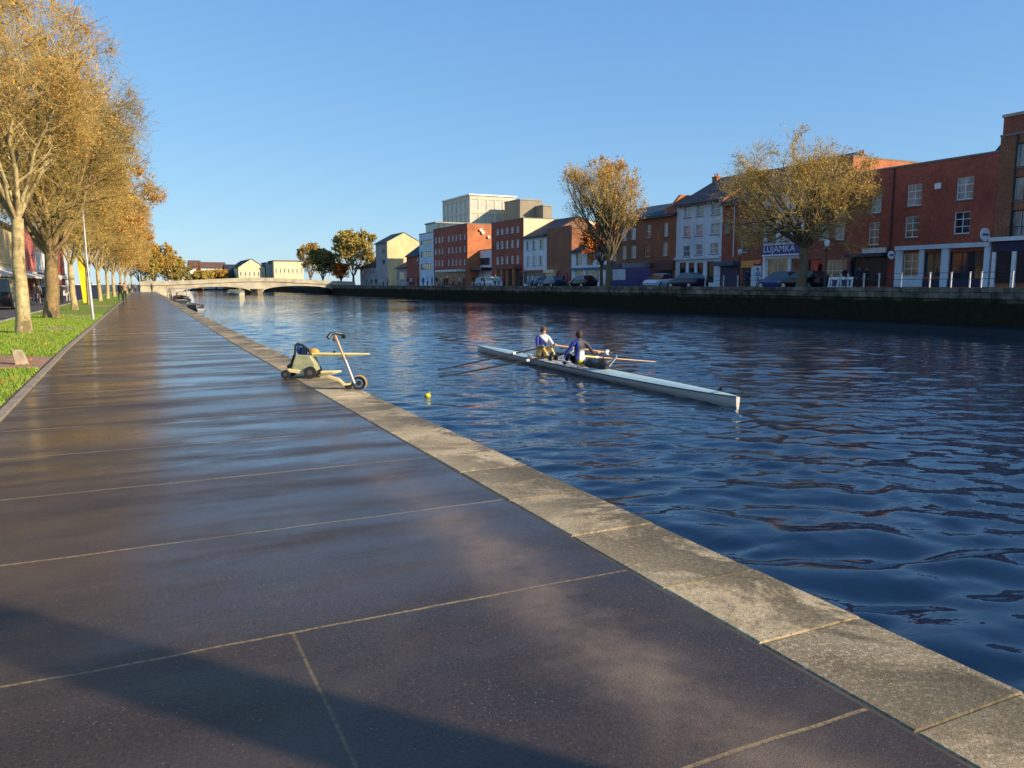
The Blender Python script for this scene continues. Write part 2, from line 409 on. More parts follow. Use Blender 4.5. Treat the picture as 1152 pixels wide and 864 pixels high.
# far quay
def mat_quay():
    n = NT('old_quay_wall'); x, y, z = n.sep()[:3]
    w = n.m_('ADD', z, n.m_('MULTIPLY', n.m_('SUBTRACT', n.noise(.6, 5), .5), .5))
    top = n.ramp(w, .55, .9)
    br = n.t.nodes.new('ShaderNodeTexBrick'); n.put(br.inputs['Vector'], n.n('CombineXYZ', {0: n.m_('ADD', x, y), 1: z}))
    for k, q in {'Color1': (.26, .22, .15), 'Color2': (.15, .13, .095), 'Mortar': (.04, .035, .03)}.items(): n.put(br.inputs[k], q)
    for k, q in {'Scale': 1.0, 'Mortar Size': .02, 'Brick Width': 1.3, 'Row Height': .38}.items(): br.inputs[k].default_value = q
    c = n.mix(1.0, br.outputs[0], n.ramp(n.noise(1.2, 6, .7), .35, .65, .35, 1.3), 'MULTIPLY')
    weed = n.mix(n.noise(2, 5), (.012, .011, .008), (.045, .038, .018))
    c = n.mix(top, weed, c)
    return n.done(c, .95, n.bump(n.noise(5, 6, .7), .8, .05), Specular_IOR_Level=.08)
m = MB(); m.box(QX, -60, -2.5, QX + 1.0, 330, .75); m.box(QX - .12, -60, .75, QX + 1.0, 330, QZ)
m.box(QX - .35, -60, -2.5, QX - .002, 330, WZ + .07)
structure(m.build('far_quay_wall', mat_quay()))
m = MB(); m.box(QX + 1.0, -60, -.6, 3000, 330, RZ); structure(m.build('far_road', asph))
m = MB(); m.box(FX - 2.4, -60, RZ - .5, FX + .3, 240, RZ + .12); structure(m.build('far_pavement', plain((.28, .26, .24), .85, .2, 2)))

# water: real swell in the mesh, finer ripples in the bump
def mat_water():
    n = NT('river_water'); c = n.co()
    a = n.noise(4.2, 3, .5, vec=n.mapv((.5, 1.0, 1), rot=(0, 0, R(-20))), dist=.6)
    b = n.noise(13, 2, .5, vec=n.mapv((.6, 1.0, 1), rot=(0, 0, R(15))), dist=.3)
    wk = n.noise(.09, 4, .6, vec=n.mapv((1, .6, 1)), dist=.6)
    amp = n.ramp(wk, .38, .6, .35, 1.4)
    nm = n.bump(a, n.m_('MULTIPLY', amp, .42), .055)
    nm = n.bump(b, n.m_('MULTIPLY', amp, .3), .012, nm)
    deep = n.mix(n.noise(.2, 3), (.004, .016, .042), (.006, .022, .055))
    return n.done(deep, .012, nm, IOR=1.333, Specular_IOR_Level=.5)
xs = np.concatenate([np.arange(2.4, 16, .06), np.arange(16, 30, .14), np.arange(30, QX + .3, .3)])
ys = []; y = -3.0
while y < 335: ys.append(y); y += max(.055, .0048 * y)
ys = np.array([-60, -30, -12, -6] + ys)
GX, GY = np.meshgrid(xs, ys, indexing='ij')
rg = np.random.RandomState(3)
Zw = np.zeros_like(GX)
sp = np.maximum(.06, np.maximum(.0048 * GY, np.where(GX > 30, .3, np.where(GX > 16, .14, .06))))
calm = .75 + .35 * np.sin(GX * .21 + 1.3 * np.sin(GY * .07)) * np.sin(GY * .16 + 1.1)
for i in range(130):
    lam = math.exp(rg.uniform(math.log(.24), math.log(1.5))); th = rg.normal(math.radians(66), .5)
    k = 2 * math.pi / lam; ph = rg.uniform(0, 2 * math.pi)
    ampl = .0023 * lam ** 1.05 * rg.uniform(.6, 1.3)
    wgt = np.clip((lam / sp - 3) / 3, 0, 1)
    ph2 = .9 * np.sin(GX * .31 + GY * .23 + ph) + .5 * np.sin(GX * .8 - GY * .6 + 2 * ph)
    pz = k * (math.cos(th) * GX + math.sin(th) * GY) + ph + ph2
    Zw += wgt * ampl * (np.sin(pz) - .28 * np.cos(2 * pz))
Zw *= calm
# low wake rings running off behind the shell
du = (GY - 11.0); ctr = GX - 10.2
vw = np.abs(ctr) - .42 * np.clip(11.4 - GY, 0, 30) - .25
Zw += np.where(GY < 11.4, .022 * np.exp(-(vw / .35) ** 2) * np.cos(vw * 9) * np.exp(-np.clip(11.4 - GY, 0, 30) / 7), 0)
Vw = np.stack([GX, GY, Zw + WZ], -1).reshape(-1, 3)
ny = len(ys); ii, jj = np.meshgrid(np.arange(len(xs) - 1), np.arange(ny - 1), indexing='ij')
q0 = (ii * ny + jj).ravel(); Fq = np.stack([q0, q0 + ny, q0 + ny + 1, q0 + 1], 1)
structure(np_mesh('water', Vw, Fq, mat_water(), smooth=True))

# ------------------------------------------------------------------ grass blades
def grass_blades():
    rg = np.random.RandomState(5); n = 95000
    Y = 9.5 + (46 - 9.5) * rg.rand(n) ** 1.6; X = -1.6 - 3.4 * rg.rand(n)
    X += np.where(Y > 22, .0118 * (Y - 22), 0)
    lo = 16.9 + (-1.6 - X) / 3.55 * 1.7; hi = 19.7 + (-1.6 - X) / 3.55 * 2.9
    keep = ~((Y > lo) & (Y < hi))
    for (xa, xb, ya, yb) in ((-2.95, -1.75, 30.8, 33.2), (-3.1, -1.6, 42.5, 46.0)):
        keep &= ~((((X - (xa + xb) / 2) / ((xb - xa) / 2)) ** 2 + ((Y - (ya + yb) / 2) / ((yb - ya) / 2)) ** 2) < .9)
    X, Y = X[keep], Y[keep]; n = len(X)
    h = .03 + .05 * rg.rand(n); w = .004 + .0004 * Y; a = rg.rand(n) * 2 * np.pi
    lx, ly = rg.normal(0, .02, n), rg.normal(0, .02, n)
    p0 = np.stack([X - w * np.cos(a), Y - w * np.sin(a), np.full(n, .028)], 1)
    p1 = np.stack([X + w * np.cos(a), Y + w * np.sin(a), np.full(n, .028)], 1)
    p2 = np.stack([X + lx, Y + ly, .028 + h], 1)
    V = np.stack([p0, p1, p2], 1).reshape(-1, 3); F = np.arange(3 * n).reshape(-1, 3)
    mt = NT('grass_blade'); c = mt.mix(mt.ramp(mt.noise(3, 5, .7), .3, .7), (.12, .22, .012), (.28, .39, .03)); c = mt.mix(mt.ramp(mt.noise(.9, 5, .7), .52, .66, 0, .6), c, (.33, .28, .06))
    tag(np_mesh('grass', V, F, mt.done(c, .6)), 'short bright green grass on the verge beside the wet path', 'grass', kind='stuff')
grass_blades()

# ------------------------------------------------------------------ trees
def tubes_np(P, Rr, s):
    """P (N,k,3) polylines, Rr (N,k) radii -> verts, quads"""
    N, k, _ = P.shape
    T = np.empty_like(P); T[:, 1:-1] = P[:, 2:] - P[:, :-2]; T[:, 0] = P[:, 1] - P[:, 0]; T[:, -1] = P[:, -1] - P[:, -2]
    T /= np.linalg.norm(T, axis=2, keepdims=True) + 1e-9
    ref = np.where(np.abs(T[:, :1, 2:3]) < .85, np.array([0, 0, 1.0]), np.array([1.0, 0, 0]))
    A = np.cross(T, np.broadcast_to(ref, T.shape)); A /= np.linalg.norm(A, axis=2, keepdims=True) + 1e-9
    B = np.cross(T, A)
    ang = np.arange(s) * 2 * np.pi / s
    V = P[:, :, None, :] + Rr[:, :, None, None] * (A[:, :, None, :] * np.cos(ang)[None, None, :, None] + B[:, :, None, :] * np.sin(ang)[None, None, :, None])
    idx = np.arange(N * k * s).reshape(N, k, s)
    a = idx[:, :-1]; b = idx[:, 1:]
    F = np.stack([a, np.roll(a, -1, 2), np.roll(b, -1, 2), b], -1).reshape(-1, 4)
    return V.reshape(-1, 3), F

def branches(rg, parents, PR, n_child, L, ang, r_ratio, k, t0=.25, up_=.1, wig=.25, env=None, rmin=.004, taper=.35, Lvar=.35, outw=0.0):
    N, kp, _ = parents.shape
    pid = np.repeat(np.arange(N), n_child); n = len(pid)
    t = t0 + (1 - t0) * rg.rand(n) ** .8
    f = t * (kp - 1); i0 = np.minimum(f.astype(int), kp - 2); fr = (f - i0)[:, None]
    S = parents[pid, i0] * (1 - fr) + parents[pid, i0 + 1] * fr
    T = parents[pid, i0 + 1] - parents[pid, i0]; T /= np.linalg.norm(T, axis=1, keepdims=True) + 1e-9
    Rp = PR[pid, i0] * (1 - fr[:, 0]) + PR[pid, i0 + 1] * fr[:, 0]
    rv = rg.normal(size=(n, 3)); rv -= T * (rv * T).sum(1, keepdims=True); rv /= np.linalg.norm(rv, axis=1, keepdims=True) + 1e-9
    a = np.radians(rg.normal(ang, ang * .25, n))[:, None]
    D = T * np.cos(a) + rv * np.sin(a); D[:, 2] += up_
    if env is not None and outw:
        o = (S - env[0]) / env[1]; D += outw * o
    D /= np.linalg.norm(D, axis=1, keepdims=True)
    ln = L * (1 + rg.uniform(-Lvar, Lvar, n)) * (1.15 - .45 * t)
    if env is not None:
        c, e = env
        for _ in range(4):
            E_ = S + D * ln[:, None]; q = (E_ - c) / e
            dd = np.sqrt((q ** 2).sum(1)); az = np.arctan2(q[:, 1], q[:, 0])
            lim = .97 + .12 * np.sin(3 * az + c[0] + 2 * q[:, 2]) + .10 * np.sin(6 * az + 5 * q[:, 2]) + rg.uniform(-.08, .16, n)
            ln = np.where(dd > lim, ln * .72, ln)
    P = np.empty((n, k, 3)); P[:, 0] = S; d = D.copy()
    for j in range(1, k):
        d = d + rg.normal(size=(n, 3)) * wig / k * 2; d[:, 2] += up_ * .35
        d /= np.linalg.norm(d, axis=1, keepdims=True)
        P[:, j] = P[:, j - 1] + d * (ln / (k - 1))[:, None]
    r0 = np.maximum(Rp * r_ratio, rmin)
    RR = r0[:, None] * np.linspace(1, taper, k)[None]
    return P, np.maximum(RR, rmin * .7)

def bark(c1, c2, scale=5):
    n = NT('bark'); f = n.noise(scale, 6, .7, dist=.3)
    g = n.noise(scale * .35, 4, .6, vec=n.mapv((1, 1, .5)))
    c = n.mix(n.ramp(f, .35, .65), c1, c2); c = n.mix(n.ramp(g, .52, .6, 0, .8), c, tuple(x * .5 for x in c1)); c = n.mix(n.ramp(n.noise(scale * .8, 3, .5, vec=n.mapv((1, 1, .6), loc=(9, 2, 1))), .6, .66, 0, .6), c, tuple(min(1, x * 1.25) for x in c2))
    return n.done(c, .85, n.bump(n.noise(scale * 3, 6, .75, vec=n.mapv((1, 1, .4))), .8, .02))
M['bark_pale'] = bark((.3, .22, .09), (.58, .47, .24), 7); M['bark_brown'] = bark((.2, .14, .06), (.34, .22, .09)); M['bark_dark'] = bark((.11, .085, .045), (.19, .14, .07))
M['twig_gold'] = plain((.52, .365, .105), .7, .4, 1.6); M['twig_olive'] = plain((.38, .27, .07), .7, .35, .6); M['twig_dull'] = plain((.3, .21, .08), .75, .3, .5)
def leafmat(c1, c2, scale=.5):
    n = NT('autumn_leaf'); f = n.noise(scale, 3); g = n.noise(9, 2)
    c = n.mix(n.ramp(n.m_('ADD', n.m_('MULTIPLY', f, .7), n.m_('MULTIPLY', g, .3)), .4, .6), c1, c2)
    return n.done(c, .6)
M['leaf_orange'] = leafmat((.62, .2, .02), (.5, .3, .04)); M['leaf_gold'] = leafmat((.62, .34, .035), (.45, .3, .05)); M['leaf_olive'] = leafmat((.36, .28, .05), (.5, .35, .06)); M['leaf_green'] = leafmat((.17, .17, .035), (.3, .24, .05)); M['leaf_fire'] = leafmat((.65, .13, .015), (.6, .24, .03))

def make_tree(name, label, loc, seed, h, trunk_r, fork, env_c, env_e, counts, lens, twig, barkm, leafm, n_leaf, leaf_s, group=None, lean=(0, 0), limb_ang=38, up_=.12, rmin=.006, clump=1.0, cat='tree'):
    rg = np.random.RandomState(seed); root = empty(name, loc, label, cat, group)
    c = np.array(env_c, float); e = np.array(env_e, float)
    kk = 9; tz = np.linspace(0, fork, kk); wob = np.cumsum(rg.normal(0, .012 * trunk_r * 8, (kk, 2)), 0); wob[0] = 0
    P0 = np.zeros((1, kk, 3)); P0[0, :, 2] = tz - .05; P0[0, :, :2] = wob + np.outer(tz / fork, lean)
    R0 = (trunk_r * (1 - .22 * tz / fork)); R0[0] *= 1.28; R0[1] *= 1.06; R0 = R0[None]
    allV, allF, off = [], [], 0
    def push(P, RR, s):
        nonlocal off
        V, F = tubes_np(P, RR, s); allV.append(V); allF.append(F + off); off += len(V)
    push(P0, R0, 12)
    # limbs leave the fork
    n1 = counts[0]; top = P0[0, -1]
    P1 = np.empty((n1 + 1, 9, 3)); R1 = np.empty((n1 + 1, 9))
    for i in range(n1 + 1):
        az = 2 * math.pi * (i + rg.uniform(-.25, .25)) / n1; a = R(limb_ang * rg.uniform(.7, 1.25)) if i < n1 else R(6)
        d = np.array([math.sin(a) * math.cos(az), math.sin(a) * math.sin(az), math.cos(a)])
        tgt = c + e * .8 * d * np.array([1, 1, 1]); s = top - np.array([0, 0, rg.uniform(0, .25) * fork * .25 if i < n1 else 0])
        L_ = np.linalg.norm(tgt - s); pth = [s]; dd = d * .6 + np.array([0, 0, .4]); dd /= np.linalg.norm(dd)
        for j in range(1, 9):
            want = (tgt - pth[-1]); want /= np.linalg.norm(want) + 1e-6
            dd = dd * .68 + want * .32 + rg.normal(0, .11, 3); dd /= np.linalg.norm(dd); pth.append(pth[-1] + dd * L_ / 8)
        P1[i] = pth; R1[i] = trunk_r * rg.uniform(.3, .42) * np.linspace(1, .16, 9)
    push(P1, R1, 7)
    env = (c, e)
    P2, R2 = branches(rg, P1, R1, counts[1], lens[0], 42, .62, 6, .18, up_, .35, env, rmin=rmin * 2, outw=.35)
    push(P2, R2, 5)
    np_mesh('trunk', np.concatenate(allV), np.concatenate(allF), barkm, root, smooth=True)
    allV, allF, off = [], [], 0
    P3, R3 = branches(rg, P2, R2, counts[2], lens[1], 42, .6, 5, .15, up_, .4, env, rmin=rmin * 1.4, outw=.25)
    push(P3, R3, 3)
    P4, R4 = branches(rg, P3, R3, counts[3], lens[2], 48, .65, 5, .1, up_, .9, env, rmin=rmin)
    push(P4, R4, 3)
    last = P4
    if len(counts) > 4:
        P5, R5 = branches(rg, P4, R4, counts[4], lens[3], 42, .7, 4, .15, up_, .8, None, rmin=rmin * .85)
        push(P5, R5, 3); last = P5
    np_mesh('crown', np.concatenate(allV), np.concatenate(allF), twig, root)
    if n_leaf:
        k = last.shape[1]; tips = last.reshape(-1, 3)
        # leaves gather in clumps
        cen = tips[rg.randint(0, len(tips), 60)]
        cand = rg.randint(0, len(tips), n_leaf * 3); dmin = np.min(np.linalg.norm(tips[cand][:, None] - cen[None], axis=2), 1)
        pr_ = np.exp(-(dmin / (clump * .9)) ** 2) + .18; keep = cand[rg.rand(len(cand)) < pr_ / 1.18][:n_leaf]
        Cc = tips[keep] + rg.normal(0, .05, (len(keep), 3)); n = len(keep)
        a = rg.normal(size=(n, 3)); a /= np.linalg.norm(a, axis=1, keepdims=True); b = np.cross(a, rg.normal(size=(n, 3))); b /= np.linalg.norm(b, axis=1, keepdims=True)
        s_ = (leaf_s * rg.uniform(.5, 1.3, n))[:, None]
        V = np.stack([Cc - a * s_, Cc - b * s_ * .55, Cc + a * s_, Cc + b * s_ * .55], 1).reshape(-1, 3)
        np_mesh('foliage', V, np.arange(4 * n).reshape(-1, 4), leafm, root)
    return root

GT = 'avenue trees on the grass verge'
def gl(px, py, z=0): 
    p = gz(px, py, z); return (p.x, p.y, .02)
make_tree('avenue_tree', 'nearest avenue tree, its bare branches reaching in at the top left corner', (-4.3, 19.0, .02), 11, 14, .26, 3.8, (-.1, 1.2, 8.0), (3.5, 5.0, 5.4), (8, 9, 7, 5, 2), (2.5, 1.4, .95, .6), M['twig_gold'], M['bark_pale'], M['leaf_orange'], 6500, .042, GT, rmin=.0065, limb_ang=50, up_=.03)
make_tree('avenue_tree', 'pale barked avenue tree behind the small leaning stone post', (-3.15, 29.5, .02), 12, 13, .215, 3.7, (-.5, 0, 7.0), (3.5, 4.4, 4.7), (10, 9, 7, 5, 2), (2.4, 1.4, .95, .6), M['twig_gold'], M['bark_pale'], M['leaf_orange'], 6000, .045, GT, rmin=.0075, limb_ang=50, up_=.03)
make_tree('avenue_tree', 'thick brown trunked avenue tree left of the thin grey pole', (-3.33, 42.1, .02), 13, 14, .33, 3.0, (0, 0, 7.4), (4.3, 4.6, 5.4), (10, 10, 8, 5, 2), (2.6, 1.5, 1.0, .65), M['twig_olive'], M['bark_brown'], M['leaf_gold'], 6000, .05, GT, rmin=.0095, limb_ang=50, up_=.03)
tpro = [make_tree('avenue_tree', 'avenue tree just right of the tall yellow post', (-3.2, 56, .02), 14, 12, .19, 2.9, (0, 0, 7.6), (4.5, 4.7, 5.7), (11, 10, 9, 6, 2), (2.6, 1.5, 1.0, .6), M['twig_gold'], M['bark_pale'], M['leaf_gold'], 5000, .08, GT, rmin=.009, limb_ang=50, up_=.03),
        make_tree('avenue_tree', 'orange topped avenue tree near the dark clad walker', (-2.9, 70, .02), 15, 12, .19, 2.9, (.2, 0, 7.6), (5.0, 5.0, 5.8), (9, 10, 9, 9), (2.4, 1.4, .95), M['twig_gold'], M['bark_pale'], M['leaf_orange'], 9000, .10, GT, rmin=.012, clump=1.3, limb_ang=50, up_=.05)]
for i, (x, y, s, z_) in enumerate(((-2.6, 84, 1.0, 1.2), (-2.3, 99, 1.04, 2.8), (-1.9, 115, 1.06, 4.1), (-1.2, 134, 1.05, .6), (-.6, 156, 1.05, 5.0), (.3, 178, 1.05, 2.2))):
    t = copy_tree(tpro[i % 2 if i < 2 else 1]); t.location = (x, y, .02); t.scale = (s, s, s); t.rotation_euler.z = z_
    t['label'] = ['avenue tree on the verge just beyond the dark clad walker', 'second avenue tree beyond the dark clad walker', 'orange avenue tree midway along the far part of the row', 'fourth avenue tree beyond the dark clad walker', 'last but one avenue tree before the bridge', 'last orange avenue tree, nearest the stone bridge'][i]

# big quayside trees on the far bank
GQ = 'tall autumn trees on the far quay'
make_tree('quay_tree', 'tall golden autumn tree in front of the blue hoarding and brick terrace', (46.3, 71.9, RZ), 21, 13, .42, 3.2, (-.3, 1.6, 8.2), (5.6, 7.0, 5.4), (15, 8, 7, 6), (3.6, 2.1, 1.2), M['twig_gold'], M['bark_dark'], leafmat((.7, .32, .04), (.5, .3, .05)), 7500, .1, GQ, limb_ang=40, up_=.35, rmin=.009, clump=1.0)
make_tree('quay_tree', 'broad spreading autumn tree in front of the blue signed shop', (46.2, 44.7, RZ), 22, 12, .4, 3.2, (-.2, 1.0, 6.2), (5.2, 7.1, 6.0), (15, 9, 7, 7), (3.1, 1.9, 1.1), M['twig_gold'], M['bark_dark'], M['leaf_gold'], 14000, .065, GQ, limb_ang=62, up_=.05, rmin=.0085, clump=.8)
make_tree('quay_tree', 'orange leaved tree catching the sun beside the tall golden tree', (50, 79, RZ), 23, 8, .22, 2.6, (0, 0, 4.7), (3.0, 3.4, 2.6), (7, 8, 7, 5), (1.8, 1.0, .6), M['twig_dull'], M['bark_dark'], M['leaf_fire'], 9000, .12, GQ, rmin=.014)
def lowtree(label, px, Y, ztop, w, seed, leaf, z0=QZ, n=14000, base_frac=.15, ls=.22):
    x = gy(px, 318, Y).x; h = ztop - z0
    return make_tree('broad_tree', label, (x, Y, z0), seed, h, .35, h * .16, (0, 0, h * .54), (w / 2, w / 2, h * .48), (7, 8, 7, 5), (w * .3, w * .17, w * .1), M['twig_dull'], M['bark_dark'], leaf, n, ls, 'trees beyond the stone bridge', rmin=.03, clump=2.5)
lowtree('large rounded golden green tree at the right end of the bridge', 398, 205, 15.2, 14, 31, M['leaf_olive'], n=26000, ls=.24)
lowtree('bushy dark green tree left of the large golden green tree', 363, 215, 10.5, 12, 32, M['leaf_green'], n=22000, ls=.26)
lowtree('thin brownish tree rising behind the dark green tree', 350, 228, 13.2, 9, 33, M['leaf_gold'], n=6000)
lowtree('tree with glowing orange leaves low beside the bridge end', 384, 212, 7.0, 7, 34, M['leaf_fire'], n=9000, ls=.2)
for i, (px, Y, zt, w, lf) in enumerate(((158, 235, 11, 13, 'leaf_olive'), (174, 240, 12.5, 14, 'leaf_gold'), (188, 262, 10, 14, 'leaf_olive'), (199, 285, 7.5, 12, 'leaf_green'), (243, 300, 6.5, 12, 'leaf_gold'), (228, 292, 6.0, 9, 'leaf_olive'), (262, 305, 6.0, 8, 'leaf_gold'))):
    lowtree(['low olive tree behind the left end of the bridge', 'tall brown bush like tree behind the left end of the bridge', 'olive tree sloping down towards the pale houses', 'small dark tree left of the pale houses', 'golden hedge like tree below the white house', 'low olive bush beneath the villa with the brown roof', 'small golden bush left of the dark roofed cream building'][i], px, Y, zt, w, 40 + i, M[lf], z0=-.1, n=12000, ls=.26)

def fallen():
    rg = np.random.RandomState(9); n = 3600
    Y = 9 + 75 * rg.rand(n) ** 1.4; X = -1.75 - 3.3 * rg.rand(n) + np.where(Y > 22, .0118 * (Y - 22), 0)
    c = np.stack([X, Y, .06 + .03 * rg.rand(n)], 1); a = rg.normal(size=(n, 3)) * [1, 1, .35]; a /= np.linalg.norm(a, axis=1, keepdims=True)
    b = np.cross(a, [0, 0, 1.0]); b /= np.linalg.norm(b, axis=1, keepdims=True); k = (rg.uniform(.02, .045, n))[:, None]
    V = np.stack([c - a * k, c - b * k * .7, c + a * k, c + b * k * .7], 1).reshape(-1, 3)
    tag(np_mesh('fallen_leaves', V, np.arange(4 * n).reshape(-1, 4), leafmat((.5, .2, .03), (.42, .3, .08), 3)), 'yellow and orange leaves scattered on the bright grass verge', 'leaves', kind='stuff')
fallen()

# ------------------------------------------------------------------ buildings
def yz(px, py, X): p = gx(px, py, X); return p.y, p.z
def holes_wall(mb, fn, u0, u1, v0, v1, holes, depth):
    """wall in the (u,v) plane with real openings; fn(u, v, d) -> 3D, d = depth into the wall"""
    us = sorted({u0, u1, *[h[0] for h in holes], *[h[1] for h in holes]}); vs = sorted({v0, v1, *[h[2] for h in holes], *[h[3] for h in holes]})
    us = [u for u in us if u0 <= u <= u1]; vs = [v for v in vs if v0 <= v <= v1]
    for a, b in zip(us[:-1], us[1:]):
        run = None
        for c, d in list(zip(vs[:-1], vs[1:])) + [(None, None)]:
            ins = c is not None and any(h[0] < (a + b) / 2 < h[1] and h[2] < (c + d) / 2 < h[3] for h in holes)
            if c is not None and not ins:
                run = (run[0], d) if run else (c, d)
            elif run:
                mb.add([fn(a, run[0], 0), fn(b, run[0], 0), fn(b, run[1], 0), fn(a, run[1], 0)], [(0, 1, 2, 3)]); run = None
    for (a, b, c, d) in holes:
        for (p, q, r, s) in ((a, c, b, c), (b, c, b, d), (b, d, a, d), (a, d, a, c)):
            mb.add([fn(p, q, 0), fn(r, s, 0), fn(r, s, depth), fn(p, q, depth)], [(0, 1, 2, 3)])

def window(root, fn, h, pane='glass', bars=(1, 1), fr=.06, frame='trim', depth=.16, sill=True, name='window'):
    a, b, c, d = h; mb = MB()
    def fb(u0, u1, v0, v1, d0, d1):
        mb.add([fn(u, v, w) for u in (u0, u1) for v in (v0, v1) for w in (d0, d1)], [(0, 1, 3, 2), (4, 6, 7, 5), (0, 4, 5, 1), (2, 3, 7, 6), (0, 2, 6, 4), (1, 5, 7, 3)])
    e = .002
    fb(a + e, a + fr, c + e, d - e, depth - .07, depth); fb(b - fr, b - e, c + e, d - e, depth - .07, depth)
    fb(a + fr, b - fr, d - fr, d - e, depth - .07, depth); fb(a + fr, b - fr, c + e, c + fr, depth - .07, depth)
    for i in range(1, bars[0]):
        u = a + (b - a) * i / bars[0]; fb(u - fr * .35, u + fr * .35, c + fr, d - fr, depth - .05, depth - .004)
    for i in range(1, bars[1]):
        v = c + (d - c) * i / bars[1]; fb(a + fr, b - fr, v - fr * .35, v + fr * .35, depth - .055, depth - .006)
    mb.cur = 1
    if sill: fb(a - .08, b + .08, c - .09, c - .003, -.07, depth * .4)
    w = mb.build(name, [M[frame], M['sill']] if sill else M[frame], root)
    p = MB().add([fn(a + fr * .5, c + fr * .5, depth - .02), fn(b - fr * .5, c + fr * .5, depth - .02), fn(b - fr * .5, d - fr * .5, depth - .02), fn(a + fr * .5, d - fr * .5, depth - .02)], [(0, 1, 2, 3)])
    p.build('pane', M[pane], w)
    return w

def building(name, label, y0, y1, zt, mat, wins=(), X=FX, s=1, depth=11, z0=RZ, roof='flat', roofm='slate', rise=2.5, coping='sill', gable_mat=None, cat='building', group=None, sidewins=(), opens=()):
    """front wall on the plane x=X, facing the river; s=+1 body behind at +x, s=-1 at -x"""
    sidewins = [w for w in sidewins if w[0][1] < depth - .4]
    root = empty(name, (X, (y0 + y1) / 2, z0), label, cat, group)
    fn = lambda u, v, w: (X + s * w, u, v)
    mb = MB(); hs = [w[0] for w in wins] + list(opens)
    hs = [(max(h[0], y0 + .12), min(h[1], y1 - .12), h[2], h[3]) for h in hs]
    holes_wall(mb, fn, y0, y1, z0 - .3, zt, hs, .2)
    xb = X + s * depth
    def side(yy, mb_, hh=()):
        f2 = lambda u, v, w: (X + s * u, yy + (w if yy == y0 else -w), v)
        holes_wall(mb_, f2, 0, depth, z0 - .3, zt, hh, .2)
        if roof == 'ridge': mb_.add([(X, yy, zt), (xb, yy, zt), ((X + xb) / 2, yy, zt + rise)], [(0, 1, 2)])
        return f2
    gm = MB(); f2 = side(y0, gm, [w[0] for w in sidewins])
    if gable_mat: gm.build('gable_wall', gable_mat, root, weld=True)
    else: mb.v, base = mb.v + gm.v, len(mb.v); mb.f += [tuple(i + base for i in f) for f in gm.f]; mb.mi += gm.mi
    side(y1, mb); mb.add([(xb, y0, z0 - .3), (xb, y1, z0 - .3), (xb, y1, zt), (xb, y0, zt)], [(0, 1, 2, 3)])
    mb.build('wall', mat, root)
    for h, w in zip(hs, wins):
        o = dict(w[1]) if len(w) > 1 else {}
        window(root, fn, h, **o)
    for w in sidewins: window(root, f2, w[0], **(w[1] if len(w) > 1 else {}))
    # dark interior just behind the openings
    r = MB()
    if roof == 'flat':
        r.box(min(X, xb) + .25, y0 + .25, zt - .45, max(X, xb) - .25, y1 - .25, zt - .3); r.build('roof', M['dark'], root)
        c = MB(); e = .07
        c.box(X - s * e, y0 - .02, zt, X + s * .25, y1 + .02, zt + .13); c.box(xb - s * .25, y0 - .02, zt, xb + s * e, y1 + .02, zt + .13)
        c.box(X + s * .252, y0 - .03, zt, xb - s * .252, y0 + .22, zt + .13); c.box(X + s * .252, y1 - .22, zt, xb - s * .252, y1 + .03, zt + .13)
        c.build('parapet_coping', M[coping], root)
    elif roof == 'ridge':
        xm = (X + xb) / 2; e = .35; k = rise / (abs(xb - X) / 2)
        for a, b_ in ((X - s * e, xm), (xb + s * e, xm)):
            za = zt - e * k
            r.add([(a, y0 - .08, za + .05), (a, y1 + .08, za + .05), (b_, y1 + .08, zt + rise + .05), (b_, y0 - .08, zt + rise + .05),
                   (a, y0 - .08, za + .19), (a, y1 + .08, za + .19), (b_, y1 + .08, zt + rise + .19), (b_, y0 - .08, zt + rise + .19)],
                  [(0, 1, 2, 3), (4, 7, 6, 5), (0, 3, 7, 4), (1, 5, 6, 2), (0, 4, 5, 1), (3, 2, 6, 7)])
        r.build('roof', M[roofm], root)
        g = MB(); g.box(X - s * (e + .12), y0, zt - e * k - .06, X - s * (e - .0), y1, zt - e * k + .07); g.build('gutter', M['dark'], root)
    elif roof == 'mono':    # a pitched roof behind a front parapet
        r.add([(X + s * .2, y0, zt), (X + s * .2, y1, zt), (xb, y1, zt + rise), (xb, y0, zt + rise), (xb, y0, zt), (xb, y1, zt)], [(0, 1, 2, 3), (0, 3, 4), (1, 5, 2), (2, 5, 4, 3)])
        r.build('roof', M[roofm], root)
    return root

def W(x0, y0, x1, y1, X=FX):
    """window rectangle (metres on the facade plane)"""
    ym = (y0 + y1) / 2; xm = (x0 + x1) / 2
    ya, yb = yz(x1, ym, X)[0], yz(x0, ym, X)[0]
    return (ya, yb, yz(xm, y1, X)[1], yz(xm, y0, X)[1])
def YY(px, X=FX, py=300): return yz(px, py, X)[0]
def ZZ(px, py, X=FX): return yz(px, py, X)[1]
def panel(root, name, mat, h, d0, d1, X=FX, s=1, sub=None, label=None):
    m = MB().box(X + s * d0, h[0], h[2], X + s * d1, h[1], h[3]); o = m.build(name, mat, sub or root)
    if label: o['label'] = label
    return o
def chimney(root, x, y, z, w=.9, l=.6, h=1.6, mat='brick_dark', n=3):
    m = MB().box(x - l / 2, y - w / 2, z, x + l / 2, y + w / 2, z + h).box(x - l / 2 - .06, y - w / 2 - .06, z + h, x + l / 2 + .06, y + w / 2 + .06, z + h + .12)
    c = m.build('chimney', M[mat], root)
    p = MB()
    for i in range(n):
        yy = y - w / 2 + w * (i + .5) / n; p.tube([(x, yy, z + h + .12), (x, yy, z + h + .5)], [.12, .09], 8)
    p.build('chimney_pots', plain((.35, .16, .09), .8), c)
